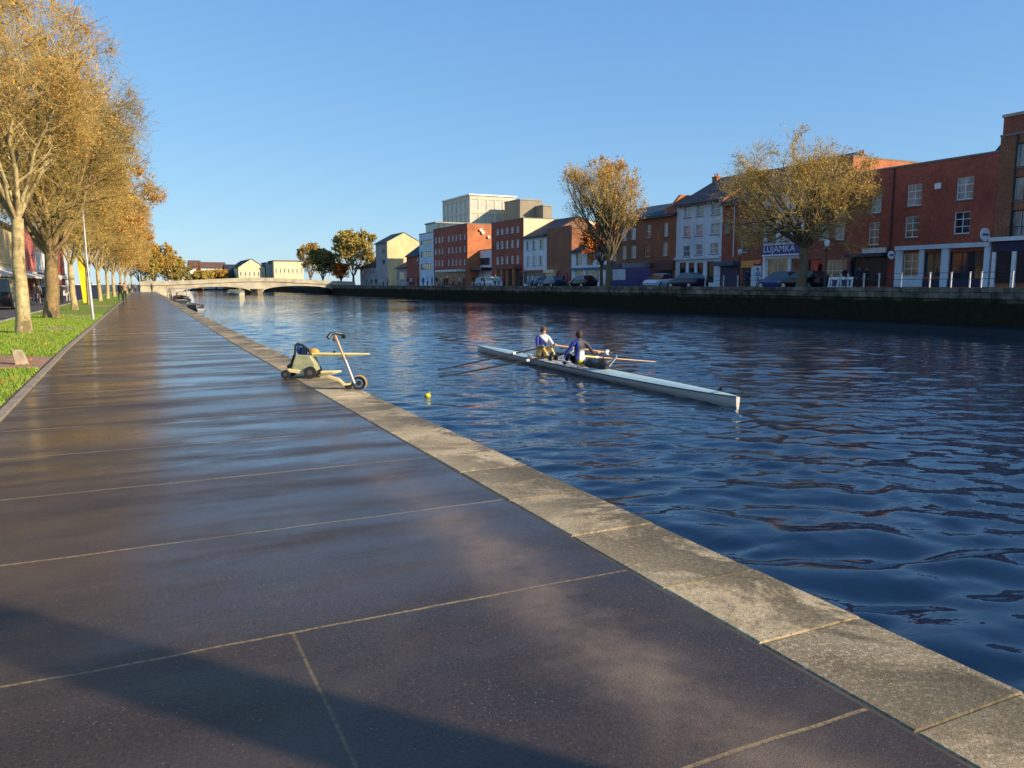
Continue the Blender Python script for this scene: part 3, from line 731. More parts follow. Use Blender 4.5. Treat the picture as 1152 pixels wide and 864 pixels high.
def downpipe(root, y, z0, z1, X=FX, mat='dark'):
    MB().tube([(X - .08, y, z0), (X - .08, y, z1)], .055, 8).build('downpipe', M[mat], root)
def text(root, body, y0, y1, zc, size, X, mat, name='lettering', s=1, sub=None):
    cu = bpy.data.curves.new(name, 'FONT'); cu.body = body; cu.size = size; cu.extrude = .015; cu.align_x = 'CENTER'; cu.align_y = 'CENTER'
    o = bpy.data.objects.new(name, cu); dg = bpy.context.evaluated_depsgraph_get(); COL.objects.link(o)
    dg.update(); me = bpy.data.meshes.new_from_object(o.evaluated_get(dg)); bpy.data.objects.remove(o)
    me.materials.clear(); me.materials.append(mat)
    w = max(v.co.x for v in me.vertices) - min(v.co.x for v in me.vertices)
    k = (y1 - y0) / w
    # facing -x: text x runs to -y
    mt = Matrix(((0, 0, -1, X), (-k, 0, 0, (y0 + y1) / 2), (0, 1, 0, zc), (0, 0, 0, 1)))
    me.transform(mt); pr = sub or root; me.transform(Matrix.Translation(-root.location))
    return link(bpy.data.objects.new(name, me), pr)

GC = dict(pane='glass_curtain'); 
# --- Q: brown brick block at the right edge
b = building('brick_building', 'tall brown brick block with tall curtained windows at the right edge', 20, YY(1115), ZZ(1140, 152), M['brick_brown'],
    [(W(1142, 160, 1165, 187), dict(pane='glass_curtain', bars=(2, 1), frame='dark')), (W(1139.5, 198, 1163, 225), dict(pane='glass_curtain', bars=(2, 1), frame='dark')), (W(1137, 236, 1160, 266), dict(pane='glass_curtain', bars=(2, 1), frame='dark'))]
    + [((y, y + 1.6, z, z + 1.9), dict(pane='glass', bars=(2, 1), frame='dark')) for y in (22, 26.5) for z in (5.6, 8.6, 11.4)], depth=13)
zc = ZZ(1140, 152)
MB().box(FX + .02, 20, zc + .13, FX + .35, YY(1128, py=150), zc + 1.3).build('parapet', M['brick_dark'], b)
MB().box(FX - .1, 20, zc + 1.3, FX + .45, YY(1127, py=150), zc + 1.5).build('parapet_cap', M['stone'], b)
downpipe(b, YY(1134), 4.5, zc)
r = MB()
for i in range(9): r.tube([(FX - .2, W(1137, 236, 1160, 266)[0] + i * .26, 4.75), (FX - .2, W(1137, 236, 1160, 266)[0] + i * .26, 5.6)], .015, 5)
w_ = W(1137, 236, 1160, 266); r.tube([(FX - .2, w_[0] - .1, 5.6), (FX - .2, w_[1] + .05, 5.6)], .025, 6).build('balcony_rail', M['black'], b)
zs = ZZ(1135, 283); zf = ZZ(1135, 271)
panel(b, 'cornice', M['trim'], (20, YY(1114), zf, zf + .28), -.45, -.002)
f = panel(b, 'shop_fascia', M['navy'], (20, YY(1118), zs, zf - .003), -.2, -.002)
panel(b, 'shop_pillar', M['trim'], (YY(1121), YY(1117), QZ, zs - .003), -.22, -.002); panel(b, 'shop_pillar', M['trim'], (YY(1144), YY(1139.5), QZ, zs - .003), -.22, -.002)
panel(b, 'shop_window', M['glass_shop'], (YY(1139.4), YY(1121.3), QZ + .3, zs - .01), -.1, -.003); panel(b, 'shop_window', M['glass_shop'], (22, YY(1144.3), QZ + .3, zs - .01), -.1, -.003)

# --- P: red brick with white shopfront
zt = ZZ(1060, 181)
wP = [W(980, 218, 991.5, 239.5), W(977, 250, 989, 275.5), W(1020.5, 207, 1037, 231.5), W(1018, 243, 1033.5, 267), W(1076, 199, 1095, 224.5), W(1073, 238, 1091.5, 263)]
shop = W(1010, 281, 1112, 321)
lo = [(W(1016, 285, 1034, 311), dict(pane='glass_warm', bars=(2, 3), sill=False)), (W(1040, 284, 1059, 311), dict(pane='glass_green', bars=(2, 1), frame='navy', sill=False)),
      (W(1068, 283, 1107, 314), dict(pane='glass', bars=(3, 2), frame='dark', sill=False))]
y0P, y1P = YY(1115) + .01, YY(957, py=240)
b = building('brick_building', 'red brick building with six white sash windows and a small white wall plaque', y0P, y1P, zt, M['brick_red'],
    [(w, dict(pane='glass_curtain' if i in (0, 4, 2) else 'glass', bars=(2, 3), fr=.075)) for i, w in enumerate(wP)] + lo, depth=11)
downpipe(b, YY(1004, py=240), QZ, zt)
q = W(1052, 206, 1059, 212.5); panel(b, 'wall_plaque', M['trim'], q, -.06, -.003)
fr = W(1008, 279, 1113, 283.5); zt_s = ZZ(1060, 279)
m = MB(); X_ = FX - .1
m.box(FX - .3, YY(1114), zt_s - .05, FX - .003, YY(1008), zt_s + .28)
for a, c in ((1008, 1015.5), (1034.5, 1039.5), (1059.5, 1067.5), (1107.5, 1114)): m.box(FX - .16, YY(c), QZ, FX - .003, YY(a), zt_s - .052)
m.box(FX - .12, YY(1034.4), QZ, FX - .004, YY(1015.6), W(1016, 285, 1034, 311)[2] - .01)
m.build('white_shopfront', M['paleblue'], b)
panel(b, 'stall_riser', M['navy'], (YY(1107.3), YY(1039.6), QZ, W(1068, 283, 1107, 314)[2] - .01), -.08, -.004)
# navy shop at its left end
yA, yB = YY(1000), YY(958)
panel(b, 'shop_fascia', M['awning'], (YY(998), YY(972), ZZ(985, 285), ZZ(985, 279)), -.35, -.2)
panel(b, 'shop_awning', M['navy'], (yA, yB, ZZ(985, 289), ZZ(985, 285)), -.9, -.003)
panel(b, 'shop_window', M['glass_shop'], (yA + .2, yB - .2, QZ + .1, ZZ(985, 289) - .01), -.06, -.003)
panel(b, 'shop_pillar', M['navy'], (yB - .19, yB, QZ, ZZ(985, 289) - .01), -.3, -.003); panel(b, 'shop_pillar', M['shop_red'], (yA - .85, yA + .1, QZ, ZZ(985, 283)), -.12, -.003)
# round hanging signs
def hangsign(label, px, py, r=.42):
    y, z = yz(px, py, FX - .7); t = empty('hanging_sign', (FX, y, z), label, 'sign')
    MB().tube([(FX - .7, y - .05, z), (FX - .7, y + .05, z)], r, 20).build('sign_disc', M['trim'], t)
    MB().box(FX - .7 - r * .7, y - .058, z - .07, FX - .7 + r * .7, y - .0505, z + .09).build('blue_band', plain((.05, .1, .3), .5), t)
    MB().tube([(FX - .001, y, z + .1), (FX - .7 + r * .95, y, z + .1)], .02, 6).build('bracket', M['black'], t)
hangsign('white round sign with a blue band hanging on the red brick wall above the shopfront', 1108, 264, .48)
hangsign('small pale round sign beside the dark navy shop front', 1002.5, 287, .34)
# dark hipped roof behind P
b = empty('slate_roofed_house', (66, 38, QZ), 'house behind the red brick building showing only its dark slate roof', 'house')
ya, yb = YY(1119, 68, 200), YY(1093, 68, 200); z1 = ZZ(1118, 150, 68)
m = MB().box(67.5, ya - 6, QZ, 75, yb, z1 - 4.6); m.build('wall', M['brick_brown'], b)
m = MB(); zz = z1 - 4.6; m.add([(67.2, ya - 6, zz), (67.2, yb + .3, zz), (75.3, yb + .3, zz), (75.3, ya - 6, zz), (71.2, ya - 6, z1 + 1), (71.2, ya + .4, z1 + 1)], [(0, 1, 5, 4), (1, 2, 5), (2, 3, 4, 5), (0, 4, 3)]); m.build('roof', M['slate'], b)

# --- N: taller brick behind the spreading tree; sunlit gable
yN0 = y1P + .01; xg = FX + 1.0
zN = ZZ(962, 176)
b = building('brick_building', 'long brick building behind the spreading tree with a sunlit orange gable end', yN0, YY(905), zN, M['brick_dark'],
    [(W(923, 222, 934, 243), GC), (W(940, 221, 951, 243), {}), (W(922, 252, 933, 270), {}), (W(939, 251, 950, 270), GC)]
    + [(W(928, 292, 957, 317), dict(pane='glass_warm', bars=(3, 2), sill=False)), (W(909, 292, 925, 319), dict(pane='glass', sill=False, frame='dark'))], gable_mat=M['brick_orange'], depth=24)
p = gy(1004, 200, yN0); chimney(b, gy(978, 176, yN0).x, yN0 + .8, zN, w=.6, l=.4, h=.3, mat='brick_dark', n=2)
panel(b, 'shop_sign', plain((.6, .05, .03), .5), (YY(921), YY(916), ZZ(919, 306), ZZ(919, 297)), -.1, -.003)
# --- M2: white fronted shop with the blue sign
yM = YY(905) + .01; yM1 = YY(858)
b = building('white_shop', 'narrow white fronted shop with a blue lettered sign behind the spreading tree', yM, yM1, ZZ(880, 213), M['white'],
    [(W(862, 232, 872, 250), {}), (W(893, 232, 903, 250), {}), (W(862, 256, 873, 272), {}), (W(877, 254, 888, 271), GC), (W(893, 255, 903, 271), GC),
     (W(862, 290, 886, 312), dict(pane='glass_warm', bars=(2, 1), sill=False, fr=.09)), (W(888.5, 290, 900, 318), dict(pane='glass', sill=False))], roof='ridge', rise=3.2, depth=12, gable_mat=M['brick_dark'])
sg = panel(b, 'shop_sign', plain((.02, .035, .22), .45), (YY(903), YY(859.5), ZZ(880, 286), ZZ(880, 275.5)), -.3, -.003)
zc_ = (ZZ(880, 286) + ZZ(880, 275.5)) / 2
text(b, 'LUJAMKA', YY(896), YY(861), zc_ + .04, .85, FX - .318, M['trim'], sub=sg)
panel(b, 'sign_trim', M['trim'], (YY(903), YY(859.5), ZZ(880, 287.5), ZZ(880, 286) - .003), -.34, -.003)
panel(b, 'shop_pillar', M['trim'], (YY(861.5), YY(859), QZ, ZZ(880, 289) - .01), -.14, -.003); panel(b, 'shop_pillar', M['trim'], (YY(903), YY(900.5), QZ, ZZ(880, 289) - .01), -.14, -.003)
# --- M: dark brick between white house and shop
b = building('brick_building', 'dark brick building with white downpipe right of the tall white house', yM1 + .01, YY(811), ZZ(835, 226), M['brick_dark'],
    [(W(836, 244, 841, 256), {}), (W(834, 268, 840.5, 284), dict(bars=(1, 2))), (W(847, 246, 853, 258), GC), (W(815, 248, 821, 262), {})], roof='ridge', rise=3.6, depth=12)
downpipe(b, YY(825), QZ + 3, ZZ(825, 230), mat='trim')
panel(b, 'awning', plain((.05, .09, .13), .7), (YY(831), YY(808.5), ZZ(820, 299), ZZ(820, 294)), -.8, -.003); panel(b, 'shop_shutter', M['navy'], (YY(831), YY(811), QZ, ZZ(820, 299) - .01), -.08, -.003)
panel(b, 'lit_shop_sign', plain((.75, .3, .06), .5), (YY(848), YY(834.5), ZZ(841, 301), ZZ(841, 293.5)), -.12, -.003)
panel(b, 'shop_doorway', M['dark'], (YY(844.5), YY(836), QZ, ZZ(841, 301) - .01), -.05, -.003)
panel(b, 'rendered_panel', M['paleblue'], (YY(857), YY(846), QZ, ZZ(851, 299)), -.09, -.003); panel(b, 'orange_lamp_sign', plain((.7, .22, .08), .5), (YY(857), YY(850), ZZ(853, 297) + .005, ZZ(853, 292.5)), -.3, -.003)
# --- L: tall white house
wl = []
for r_, (ya_, yb_) in enumerate(((230, 243), (253, 265), (275, 287))):
    for c_, (xa_, xb_) in enumerate(((768, 776), (782, 790), (798.5, 808.5))):
        k = (c_ - 1) * -1.6; wl.append((W(xa_ + (2 - r_) * .8, ya_ + k, xb_ + (2 - r_) * .8, yb_ + k), dict(pane='glass_curtain' if (r_ + c_) % 3 == 1 else 'glass_blue', bars=(1, 2))))
for xa_, xb_ in ((764.5, 771.5), (774.5, 781), (784, 791)): wl.append((W(xa_, 295.5, xb_, 308), dict(pane='glass', frame='dark', sill=False)))
wl.append((W(795, 294, 803, 318), dict(pane='glass', frame='dark', sill=False)))
yL0, yL1 = YY(811) + .01, YY(760)
b = building('white_house', 'tall white rendered house with three rows of three sash windows', yL0, yL1, ZZ(785, 228), M['paleblue'], wl, roof='ridge', rise=3.2, depth=12, gable_mat=M['brick_dark'])
panel(b, 'shop_cornice', M['paleblue'], (yL0, yL1, ZZ(785, 291.5), ZZ(785, 289.5)), -.3, -.003)
chimney(b, FX + 5.6, yz(806, 203, FX + 5.6)[0], ZZ(785, 228) + 2.7, w=.8, h=.7, mat='brick_orange', n=2)
# --- K: brown brick terrace
wk = [(W(727 - .5, 253, 732, 267.5), dict(bars=(1, 2))), (W(746.5, 250.5, 751.5, 266), dict(bars=(1, 2), pane='glass_curtain')), (W(725.5, 275, 731, 289), dict(bars=(1, 2))), (W(745, 272.5, 751, 288), dict(bars=(1, 2), pane='glass_curtain')),
      (W(688, 257, 694, 271), {}), (W(698.5, 257, 704.5, 271), GC), (W(709.5, 256, 715.5, 269.5), GC), (W(688, 277, 693.5, 293.5), GC), (W(699, 276.5, 704.5, 291.5), {}), (W(709.5, 276, 715.5, 290.5), GC)]
yK0, yK1 = yL1 + .01, YY(683)
b = building('brick_terrace', 'brown brick terrace with slate roof above the blue hoarding', yK0, yK1, ZZ(735, 244), M['brick_brown'], wk, roof='ridge', rise=1.9, depth=10, roofm='slate_blue')
yq = yK0 + 1.9; ze = ZZ(735, 244)
MB().prism([(FX + .1, ze - .1), (FX + 4.2, ze - .1), (FX + 4.2, ze + 2.4), (FX + 2.0, ze + 2.4), (FX + .9, ze + 1.2), (FX + .1, ze + .9)], lambda u, v, w: (u, w, v), yq, yq + .45).build('party_wall', M['brick_orange'], b)
MB().box(FX + .08, yK0 + .02, ze + .002, FX + .5, yq - .01, ze + .8).build('parapet', M['brick_brown'], b)
panel(b, 'grey_awning', plain((.2, .2, .24), .7), (YY(733), YY(706), ZZ(720, 301), ZZ(720, 296)), -.9, -.003)
panel(b, 'dark_red_shopfront', plain((.1, .015, .015), .5), (YY(759), YY(734), ZZ(746, 304), ZZ(746, 293)), -.2, -.003)
panel(b, 'shop_window', M['glass_shop'], (YY(757), YY(736), QZ + .2, ZZ(746, 304) - .01), -.06, -.003)
panel(b, 'dark_canopy', M['navy'], (YY(705.5), YY(683), ZZ(695, 301.5), ZZ(695, 297.5)), -1.0, -.003)
t = empty('blue_hoarding', (52.6, YY(710, 52.6), RZ), 'deep blue site hoarding with a pale blank board on it', 'hoarding')
MB().box(52.6, YY(731.5, 52.6), RZ, 52.7, YY(688, 52.6), ZZ(710, 301, 52.6)).build('panels', plain((.015, .012, .16), .5, .1), t)
MB().box(52.54, YY(704, 52.6), ZZ(697, 315, 52.6), 52.598, YY(688.5, 52.6), ZZ(697, 303, 52.6)).build('board', M['paleblue'], t)
# --- J: small white two storey
b = building('small_white_shop', 'low white shop with teal front behind the tall golden tree', YY(683) + .01, YY(643), ZZ(663, 282), M['white'],
    [(W(648, 284.5, 655, 299), dict(pane='glass', bars=(1, 2), sill=False)), (W(660, 284.5, 667, 299), dict(sill=False)), (W(671, 284.5, 679, 299), dict(pane='glass_curtain', sill=False)), (W(647, 304, 656, 318), dict(pane='glass_warm', sill=False)), (W(659, 304, 674, 318), dict(pane='glass_blue', bars=(2, 1), sill=False))], roof='ridge', rise=2.2, depth=9)
panel(b, 'teal_fascia', M['teal'], (YY(682), YY(643.5), ZZ(663, 303.5), ZZ(663, 301)), -.3, -.003)
# --- I2: windowless brick
b = building('brick_building', 'plain windowless brick building with a red shop at street level', YY(643) + .01, YY(615), ZZ(629, 256), M['brick_brown'], [], depth=11)
panel(b, 'lit_kiosk_front', plain((.7, .55, .35), .5), (YY(627.5), YY(615.5), ZZ(621, 307), ZZ(621, 303.5)), -.7, -.003); panel(b, 'kiosk_window', M['glass_warm'], (YY(627), YY(616), QZ + .9, ZZ(621, 307) - .01), -.3, -.003)
panel(b, 'red_shutters', M['shop_red'], (YY(642.5), YY(628), QZ, ZZ(635, 304.5)), -.1, -.003)
# --- I: white house
b = building('white_house', 'white three bay house with grey roof between two brick buildings', YY(615) + .01, YY(589), ZZ(602, 266), M['white'],
    [(W(xa, 271.5 - (xa - 590) * .1, xb, 281.5 - (xa - 590) * .1), dict(bars=(1, 2), pane='glass')) for xa, xb in ((592, 595), (599, 602.5), (607, 611.5))] + [(W(xa, 288, xb, 299 - (xa - 590) * .05), dict(bars=(1, 2), pane='glass_curtain' if xa < 600 else 'glass')) for xa, xb in ((592.5, 595), (599.5, 603), (606.5, 610.5))], roof='ridge', rise=2.8, depth=11, gable_mat=M['brick_brown'])
panel(b, 'shop_window', M['glass_shop'], (YY(614), YY(590), QZ + .3, ZZ(602, 306)), -.06, -.003); panel(b, 'dark_canopy', M['shop_red'], (YY(614.5), YY(589.5), ZZ(602, 306) + .003, ZZ(602, 304)), -.6, -.003)
# --- H: red brick with arched tops
wh = []
for i, xc in enumerate((559.5, 564.5, 570, 576, 582)):
    for (ya_, yb_) in ((258 - i * .9, 264.5 - i * .7), (272 - i * .7, 280.5 - i * .5), (289 - i * .4, 297.5 - i * .3)):
        wh.append((W(xc - 1.5, ya_, xc + 1.5, yb_), dict(pane='glass_curtain', bars=(1, 2), fr=.1)))
b = building('brick_building', 'four storey red brick building with close set narrow windows and cream gable', YY(589) + .01, YY(553), ZZ(571, 248.5), M['brick_red'], wh, gable_mat=M['yellow'], depth=17)
panel(b, 'porch_canopy', M['brick_dark'], (YY(586), YY(562), ZZ(574, 303), ZZ(574, 299)), -1.2, -.003)
for xx in (565, 571, 577, 584): panel(b, 'porch_column', M['brick_orange'], (YY(xx + .9), YY(xx - .9), QZ, ZZ(574, 303) - .003), -1.1, -.7)
panel(b, 'doors', M['dark'], (YY(586), YY(562), QZ, ZZ(574, 303) - .01), -.05, -.003)
# --- E: low pale/glazed building set back
XE = 58.5
b = building('glazed_building', 'low white and dark glazed building below the blank orange gable', YY(553, XE), YY(526, XE), ZZ(540, 282, XE), M['white'],
    [(W(528, 290.5, 551, 298.5, XE), dict(pane='glass_green', bars=(6, 1), frame='dark', sill=False))], X=XE, depth=14)
panel(b, 'dark_canopy', M['dark'], (YY(553, XE), YY(527, XE), ZZ(540, 304.5, XE), ZZ(540, 301.5, XE)), -2.0, -.003, X=XE)
panel(b, 'garage_door', M['paleblue'], (YY(544, XE), YY(527, XE), QZ, ZZ(540, 304.5, XE) - .01), -.3, -.003, X=XE)
# --- D: red brick with orange gable
wd = []
for j, (ya_, yb_) in enumerate(((266, 272.5), (279, 285.5), (292.5, 299))):
    for i, xc in enumerate((490, 494, 497.5, 504.5, 509, 513, 517.5, 522.5)):
        wd.append((W(xc - 1, ya_ - (xc - 500) * (.14 if j == 0 else .1 if j == 1 else .04), xc + 1, yb_ - (xc - 500) * (.14 if j == 0 else .1 if j == 1 else .04)), dict(pane='glass_curtain', fr=.12)))
yD0 = YY(526)
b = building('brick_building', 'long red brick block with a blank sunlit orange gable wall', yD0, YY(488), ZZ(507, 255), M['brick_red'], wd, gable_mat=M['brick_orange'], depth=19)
g = MB()
for px, py, r_ in ((541.0, 258.5, .3), (543.6, 261.5, .36), (550, 266.5, .28)):
    q = gy(px, py, yD0 - .25); g.tube([(q.x, yD0 - .32, q.z), (q.x, yD0 - .2, q.z)], [r_, r_ * .5], 12).tube([(q.x, yD0 - .2, q.z), (q.x, yD0 - .002, q.z)], .05, 5)
g.build('satellite_dishes', M['awning'], b)
panel(b, 'shop_awning', M['awning'], (YY(524), YY(499), ZZ(512, 306), ZZ(512, 303.5)), -1.8, -.003); panel(b, 'shop_window', M['glass_shop'], (YY(524), YY(489), QZ + .3, ZZ(512, 306) - .01), -.06, -.003)
# --- C: white strip windowed
yC0, yC1 = YY(488) + .01, YY(472)
wc = [(W(473.5, ya_, 486.5, yb_), dict(pane='glass_green', bars=(5, 1), frame='dark', sill=False)) for ya_, yb_ in ((270, 275), (283, 289), (296.5, 303.5))]
b = building('pale_office_building', 'narrow pale blue building with ribbon windows and a glazed top floor', yC0, yC1, ZZ(480, 262.5), M['paleblue'], wc, depth=10)
MB().box(FX + .8, yC0 + .5, ZZ(480, 262.5) + .14, FX + 8, yC1 - 2, ZZ(480, 252)).build('glazed_top_floor', M['glass_green'], b)
MB().box(FX + .6, yC0 + .3, ZZ(480, 252) + .002, FX + 8.2, yC1 - 1.8, ZZ(480, 251) + .1).build('roof_slab', M['grey'], b)
b = building('dark_block', 'dark flat topped block rising just behind the pale narrow building', YY(500, 63), YY(489, 63), ZZ(494, 251.5, 63), M['slate_brown'], [], X=63, depth=8)
# --- B: small dark red with navy roof
b = building('red_house', 'small dark red gabled house with navy roof beside the cream gable', yC1 + .01, YY(457.5), ZZ(466, 287), M['brick_red'], [(W(468, 290, 470, 294), {})], roof='ridge', rise=3.2, depth=9, roofm='slate_blue', gable_mat=M['brick_dark'])
b = building('low_brown_shop', 'low brown shop in front of the cream gable', YY(457.5) + .01, YY(446), ZZ(452, 301), M['grey'], [(W(448, 306, 455, 315), dict(pane='glass_blue', sill=False))], roof='ridge', rise=2.0, depth=8, gable_mat=M['brick_orange'], roofm='slate_brown')
# --- A: cream gable
yA0 = YY(436); yA1 = YY(423)
xr = gy(473, 275, yA0).x; zA = ZZ(436, 272); rs = gy(455, 262, yA0).z - zA
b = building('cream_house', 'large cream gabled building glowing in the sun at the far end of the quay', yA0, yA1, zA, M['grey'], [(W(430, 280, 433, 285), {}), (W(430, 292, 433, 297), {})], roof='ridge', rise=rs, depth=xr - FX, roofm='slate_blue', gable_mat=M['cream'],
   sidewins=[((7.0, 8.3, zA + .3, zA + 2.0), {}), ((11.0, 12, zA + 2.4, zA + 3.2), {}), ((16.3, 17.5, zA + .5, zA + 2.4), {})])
b = building('terrace_house', 'low grey terrace at the far end of the quay left of the cream gable', yA1 + .01, YY(405), ZZ(415, 300), M['grey'], [(W(x_, 303, x_ + 2, 309), dict(fr=.15)) for x_ in (407, 411, 415, 419)], roof='ridge', rise=3, depth=10)

# --- F: big office behind, G: grey blocks
XF = 80; yF = 190.0
zF = gy(529, 219.5, yF).z; xF1 = gy(580, 222, yF).x
root = empty('office_block', (XF, yF, QZ), 'large flat roofed office block with rows of panels towering behind the brick', 'office block')
mb = MB(); f1 = lambda u, v, w: (XF + w, yF + u, v); f2 = lambda u, v, w: (XF + u, yF + w, v)
LY, LX = 19.6, xF1 - XF; hA = []; hB = []
z_ = gy(529, 250, yF).z - 6
rows = [(zF - 3.6, zF - 1.0), (zF - 7.0, zF - 4.5), (zF - 10.2, zF - 8.0), (zF - 13.8, zF - 11.4)]
for a, c in rows:
    hA += [(.6 + i * 3.15, .6 + i * 3.15 + 2.6, a, c) for i in range(6)]; n_ = int(LX // 2.3); hB += [(.5 + i * 2.3, .5 + i * 2.3 + 1.9, a, c) for i in range(n_)]
holes_wall(mb, f1, 0, LY, QZ, zF, hA, .3); holes_wall(mb, f2, 0, LX, QZ, zF, hB, .3)
mb.add([(XF, yF, zF), (XF + LX, yF, zF), (XF + LX, yF + LY, zF), (XF, yF + LY, zF)], [(0, 1, 2, 3)]); mb.add([(XF + LX, yF, QZ), (XF + LX, yF + LY, QZ), (XF + LX, yF + LY, zF), (XF + LX, yF, zF)], [(0, 1, 2, 3)]); mb.add([(XF, yF + LY, QZ), (XF + LX, yF + LY, QZ), (XF + LX, yF + LY, zF), (XF, yF + LY, zF)], [(0, 1, 2, 3)])
mb.build('wall', M['office'], root)
opn = plain((.5, .48, .4), .4, .12, 1.0)
for h in hA + hB:
    fx = f1 if h in hA and (hA.index(h) >= 0) else f2
    p = MB().add([fx(h[0], h[2], .13), fx(h[1], h[2], .13), fx(h[1], h[3], .13), fx(h[0], h[3], .13)], [(0, 1, 2, 3)]); p.build('window_panel', opn, root)
MB().box(XF - .3, yF - .3, zF, XF + LX + .3, yF + LY, zF + .35).build('roof_edge', M['trim'], root)
yG = 178.0
def blk(name, label, pxa, pxb, pyt, Y, L, mat, m2=None):
    xa, xb, zt_ = gy(pxa, 240, Y).x, gy(pxb, 240, Y).x, gy((pxa + pxb) / 2, pyt, Y).z
    r_ = empty(name, (xa, Y, QZ), label, 'building'); MB().box(xa, Y, QZ, xb, Y + L, zt_).build('wall', mat, r_)
    MB().box(xa - .15, Y - .15, zt_, xb + .15, Y + L, zt_ + .3).build('roof_edge', m2 or M['grey'], r_); return r_
blk('grey_block', 'plain grey tan block beside the large office block', 585, 610, 225.5, yG, 9, M['tan'])
blk('plant_room', 'small dull tan block at the right of the plain grey block', 611, 621, 232, yG - 4, 6, M['tan'])

# far side beyond the bridge
def farhouse(name, label, pxa, pxb, pyt, Y, mat, roofp, rise, L=12, wins=0, roofm='slate', z0=-.1, hip=False, gable=False, pyapex=None):
    xa, xb = gy(pxa, 300, Y).x, gy(pxb, 300, Y).x; zt_ = gy((pxa + pxb) / 2, pyt, Y).z
    r_ = empty(name, (xa, Y, z0), label, 'house'); m = MB(); f = lambda u, v, w: (xa + u, Y + w, v)
    hs = []
    if wins:
        st = 2 if zt_ > 6 else 1; ww = (xb - xa) / wins
        for k in range(st):
            zc_ = z0 + 1.6 + k * (zt_ - z0 - 1.6) / max(1, st); hs += [(ww * (i + .3), ww * (i + .65), zc_, zc_ + 1.5) for i in range(wins)]
    holes_wall(m, f, 0, xb - xa, z0, zt_, hs, .2)
    m.add([(xa, Y, z0), (xa, Y + L, z0), (xa, Y + L, zt_), (xa, Y, zt_)], [(0, 1, 2, 3)]); m.add([(xb, Y, z0), (xb, Y + L, z0), (xb, Y + L, zt_), (xb, Y, zt_)], [(0, 1, 2, 3)])
    r2 = MB()
    if roofp == 'x':      # ridge along x
        r2.add([(xa - .4, Y - .4, zt_ - .1), (xb + .4, Y - .4, zt_ - .1), (xb + .4, Y + L / 2, zt_ + rise), (xa - .4, Y + L / 2, zt_ + rise), (xa - .4, Y + L, zt_ - .1), (xb + .4, Y + L, zt_ - .1)], [(0, 1, 2, 3), (3, 2, 5, 4)])
        m.add([(xa, Y, zt_), (xa, Y + L, zt_), (xa, Y + L / 2, zt_ + rise)], [(0, 1, 2)]); m.add([(xb, Y, zt_), (xb, Y + L, zt_), (xb, Y + L / 2, zt_ + rise)], [(0, 1, 2)])
    elif roofp == 'y':    # gable towards us
        xm = (xa + xb) / 2; m.add([(xa, Y, zt_), (xb, Y, zt_), (xm, Y, zt_ + rise)], [(0, 1, 2)])
        r2.add([(xa - .4, Y - .3, zt_ - .15), (xa - .4, Y + L, zt_ - .15), (xm, Y + L, zt_ + rise + .1), (xm, Y - .3, zt_ + rise + .1), (xb + .4, Y - .3, zt_ - .15), (xb + .4, Y + L, zt_ - .15)], [(0, 1, 2, 3), (3, 2, 5, 4)])
    else:
        r2.box(xa - .2, Y - .2, zt_, xb + .2, Y + L, zt_ + .3)
    m.build('wall', mat, r_); r2.build('roof', M[roofm], r_)
    for h in hs: window(r_, f, h, fr=.12)
    return r_
farhouse('white_house', 'small white flat roofed house left of the brown roofed villa beyond the bridge', 205, 220, 302, 320, M['white'], 'flat', 0, wins=3)
farhouse('brick_villa', 'orange brick villa with dark roof beyond the bridge', 214, 226, 300, 328, M['brick_orange'], 'x', 2.6, wins=2, roofm='slate_brown')
farhouse('white_villa', 'long white villa with brown roof beyond the bridge', 226, 254, 301.5, 326, M['white'], 'x', 2.4, wins=5, roofm='slate_brown')
farhouse('yellow_cottage', 'tiny yellow cottage behind the left half of the bridge', 198, 205, 309.5, 305, M['cream'], 'x', 1.2, wins=1, roofm='slate_brown')
farhouse('pale_shed', 'long pale low roofed house with the slanting dark roof beyond the bridge', 256, 275, 310, 300, M['slate_brown'], 'x', 4.2, L=20, roofm='slate')
farhouse('cream_warehouse', 'cream gabled warehouse beyond the bridge pier', 268, 298, 301, 290, M['yellow'], 'y', 3.0, wins=6, roofm='slate', L=30)
farhouse('yellow_warehouse', 'larger pale yellow flat topped warehouse left of the dark green tree', 308, 341, 294, 285, M['yellow'], 'flat', 0, wins=7, roofm='slate_brown')
farhouse('grey_annex', 'grey shaded annex between the two pale warehouses', 300, 308, 296, 288, M['grey'], 'flat', 0, wins=2)

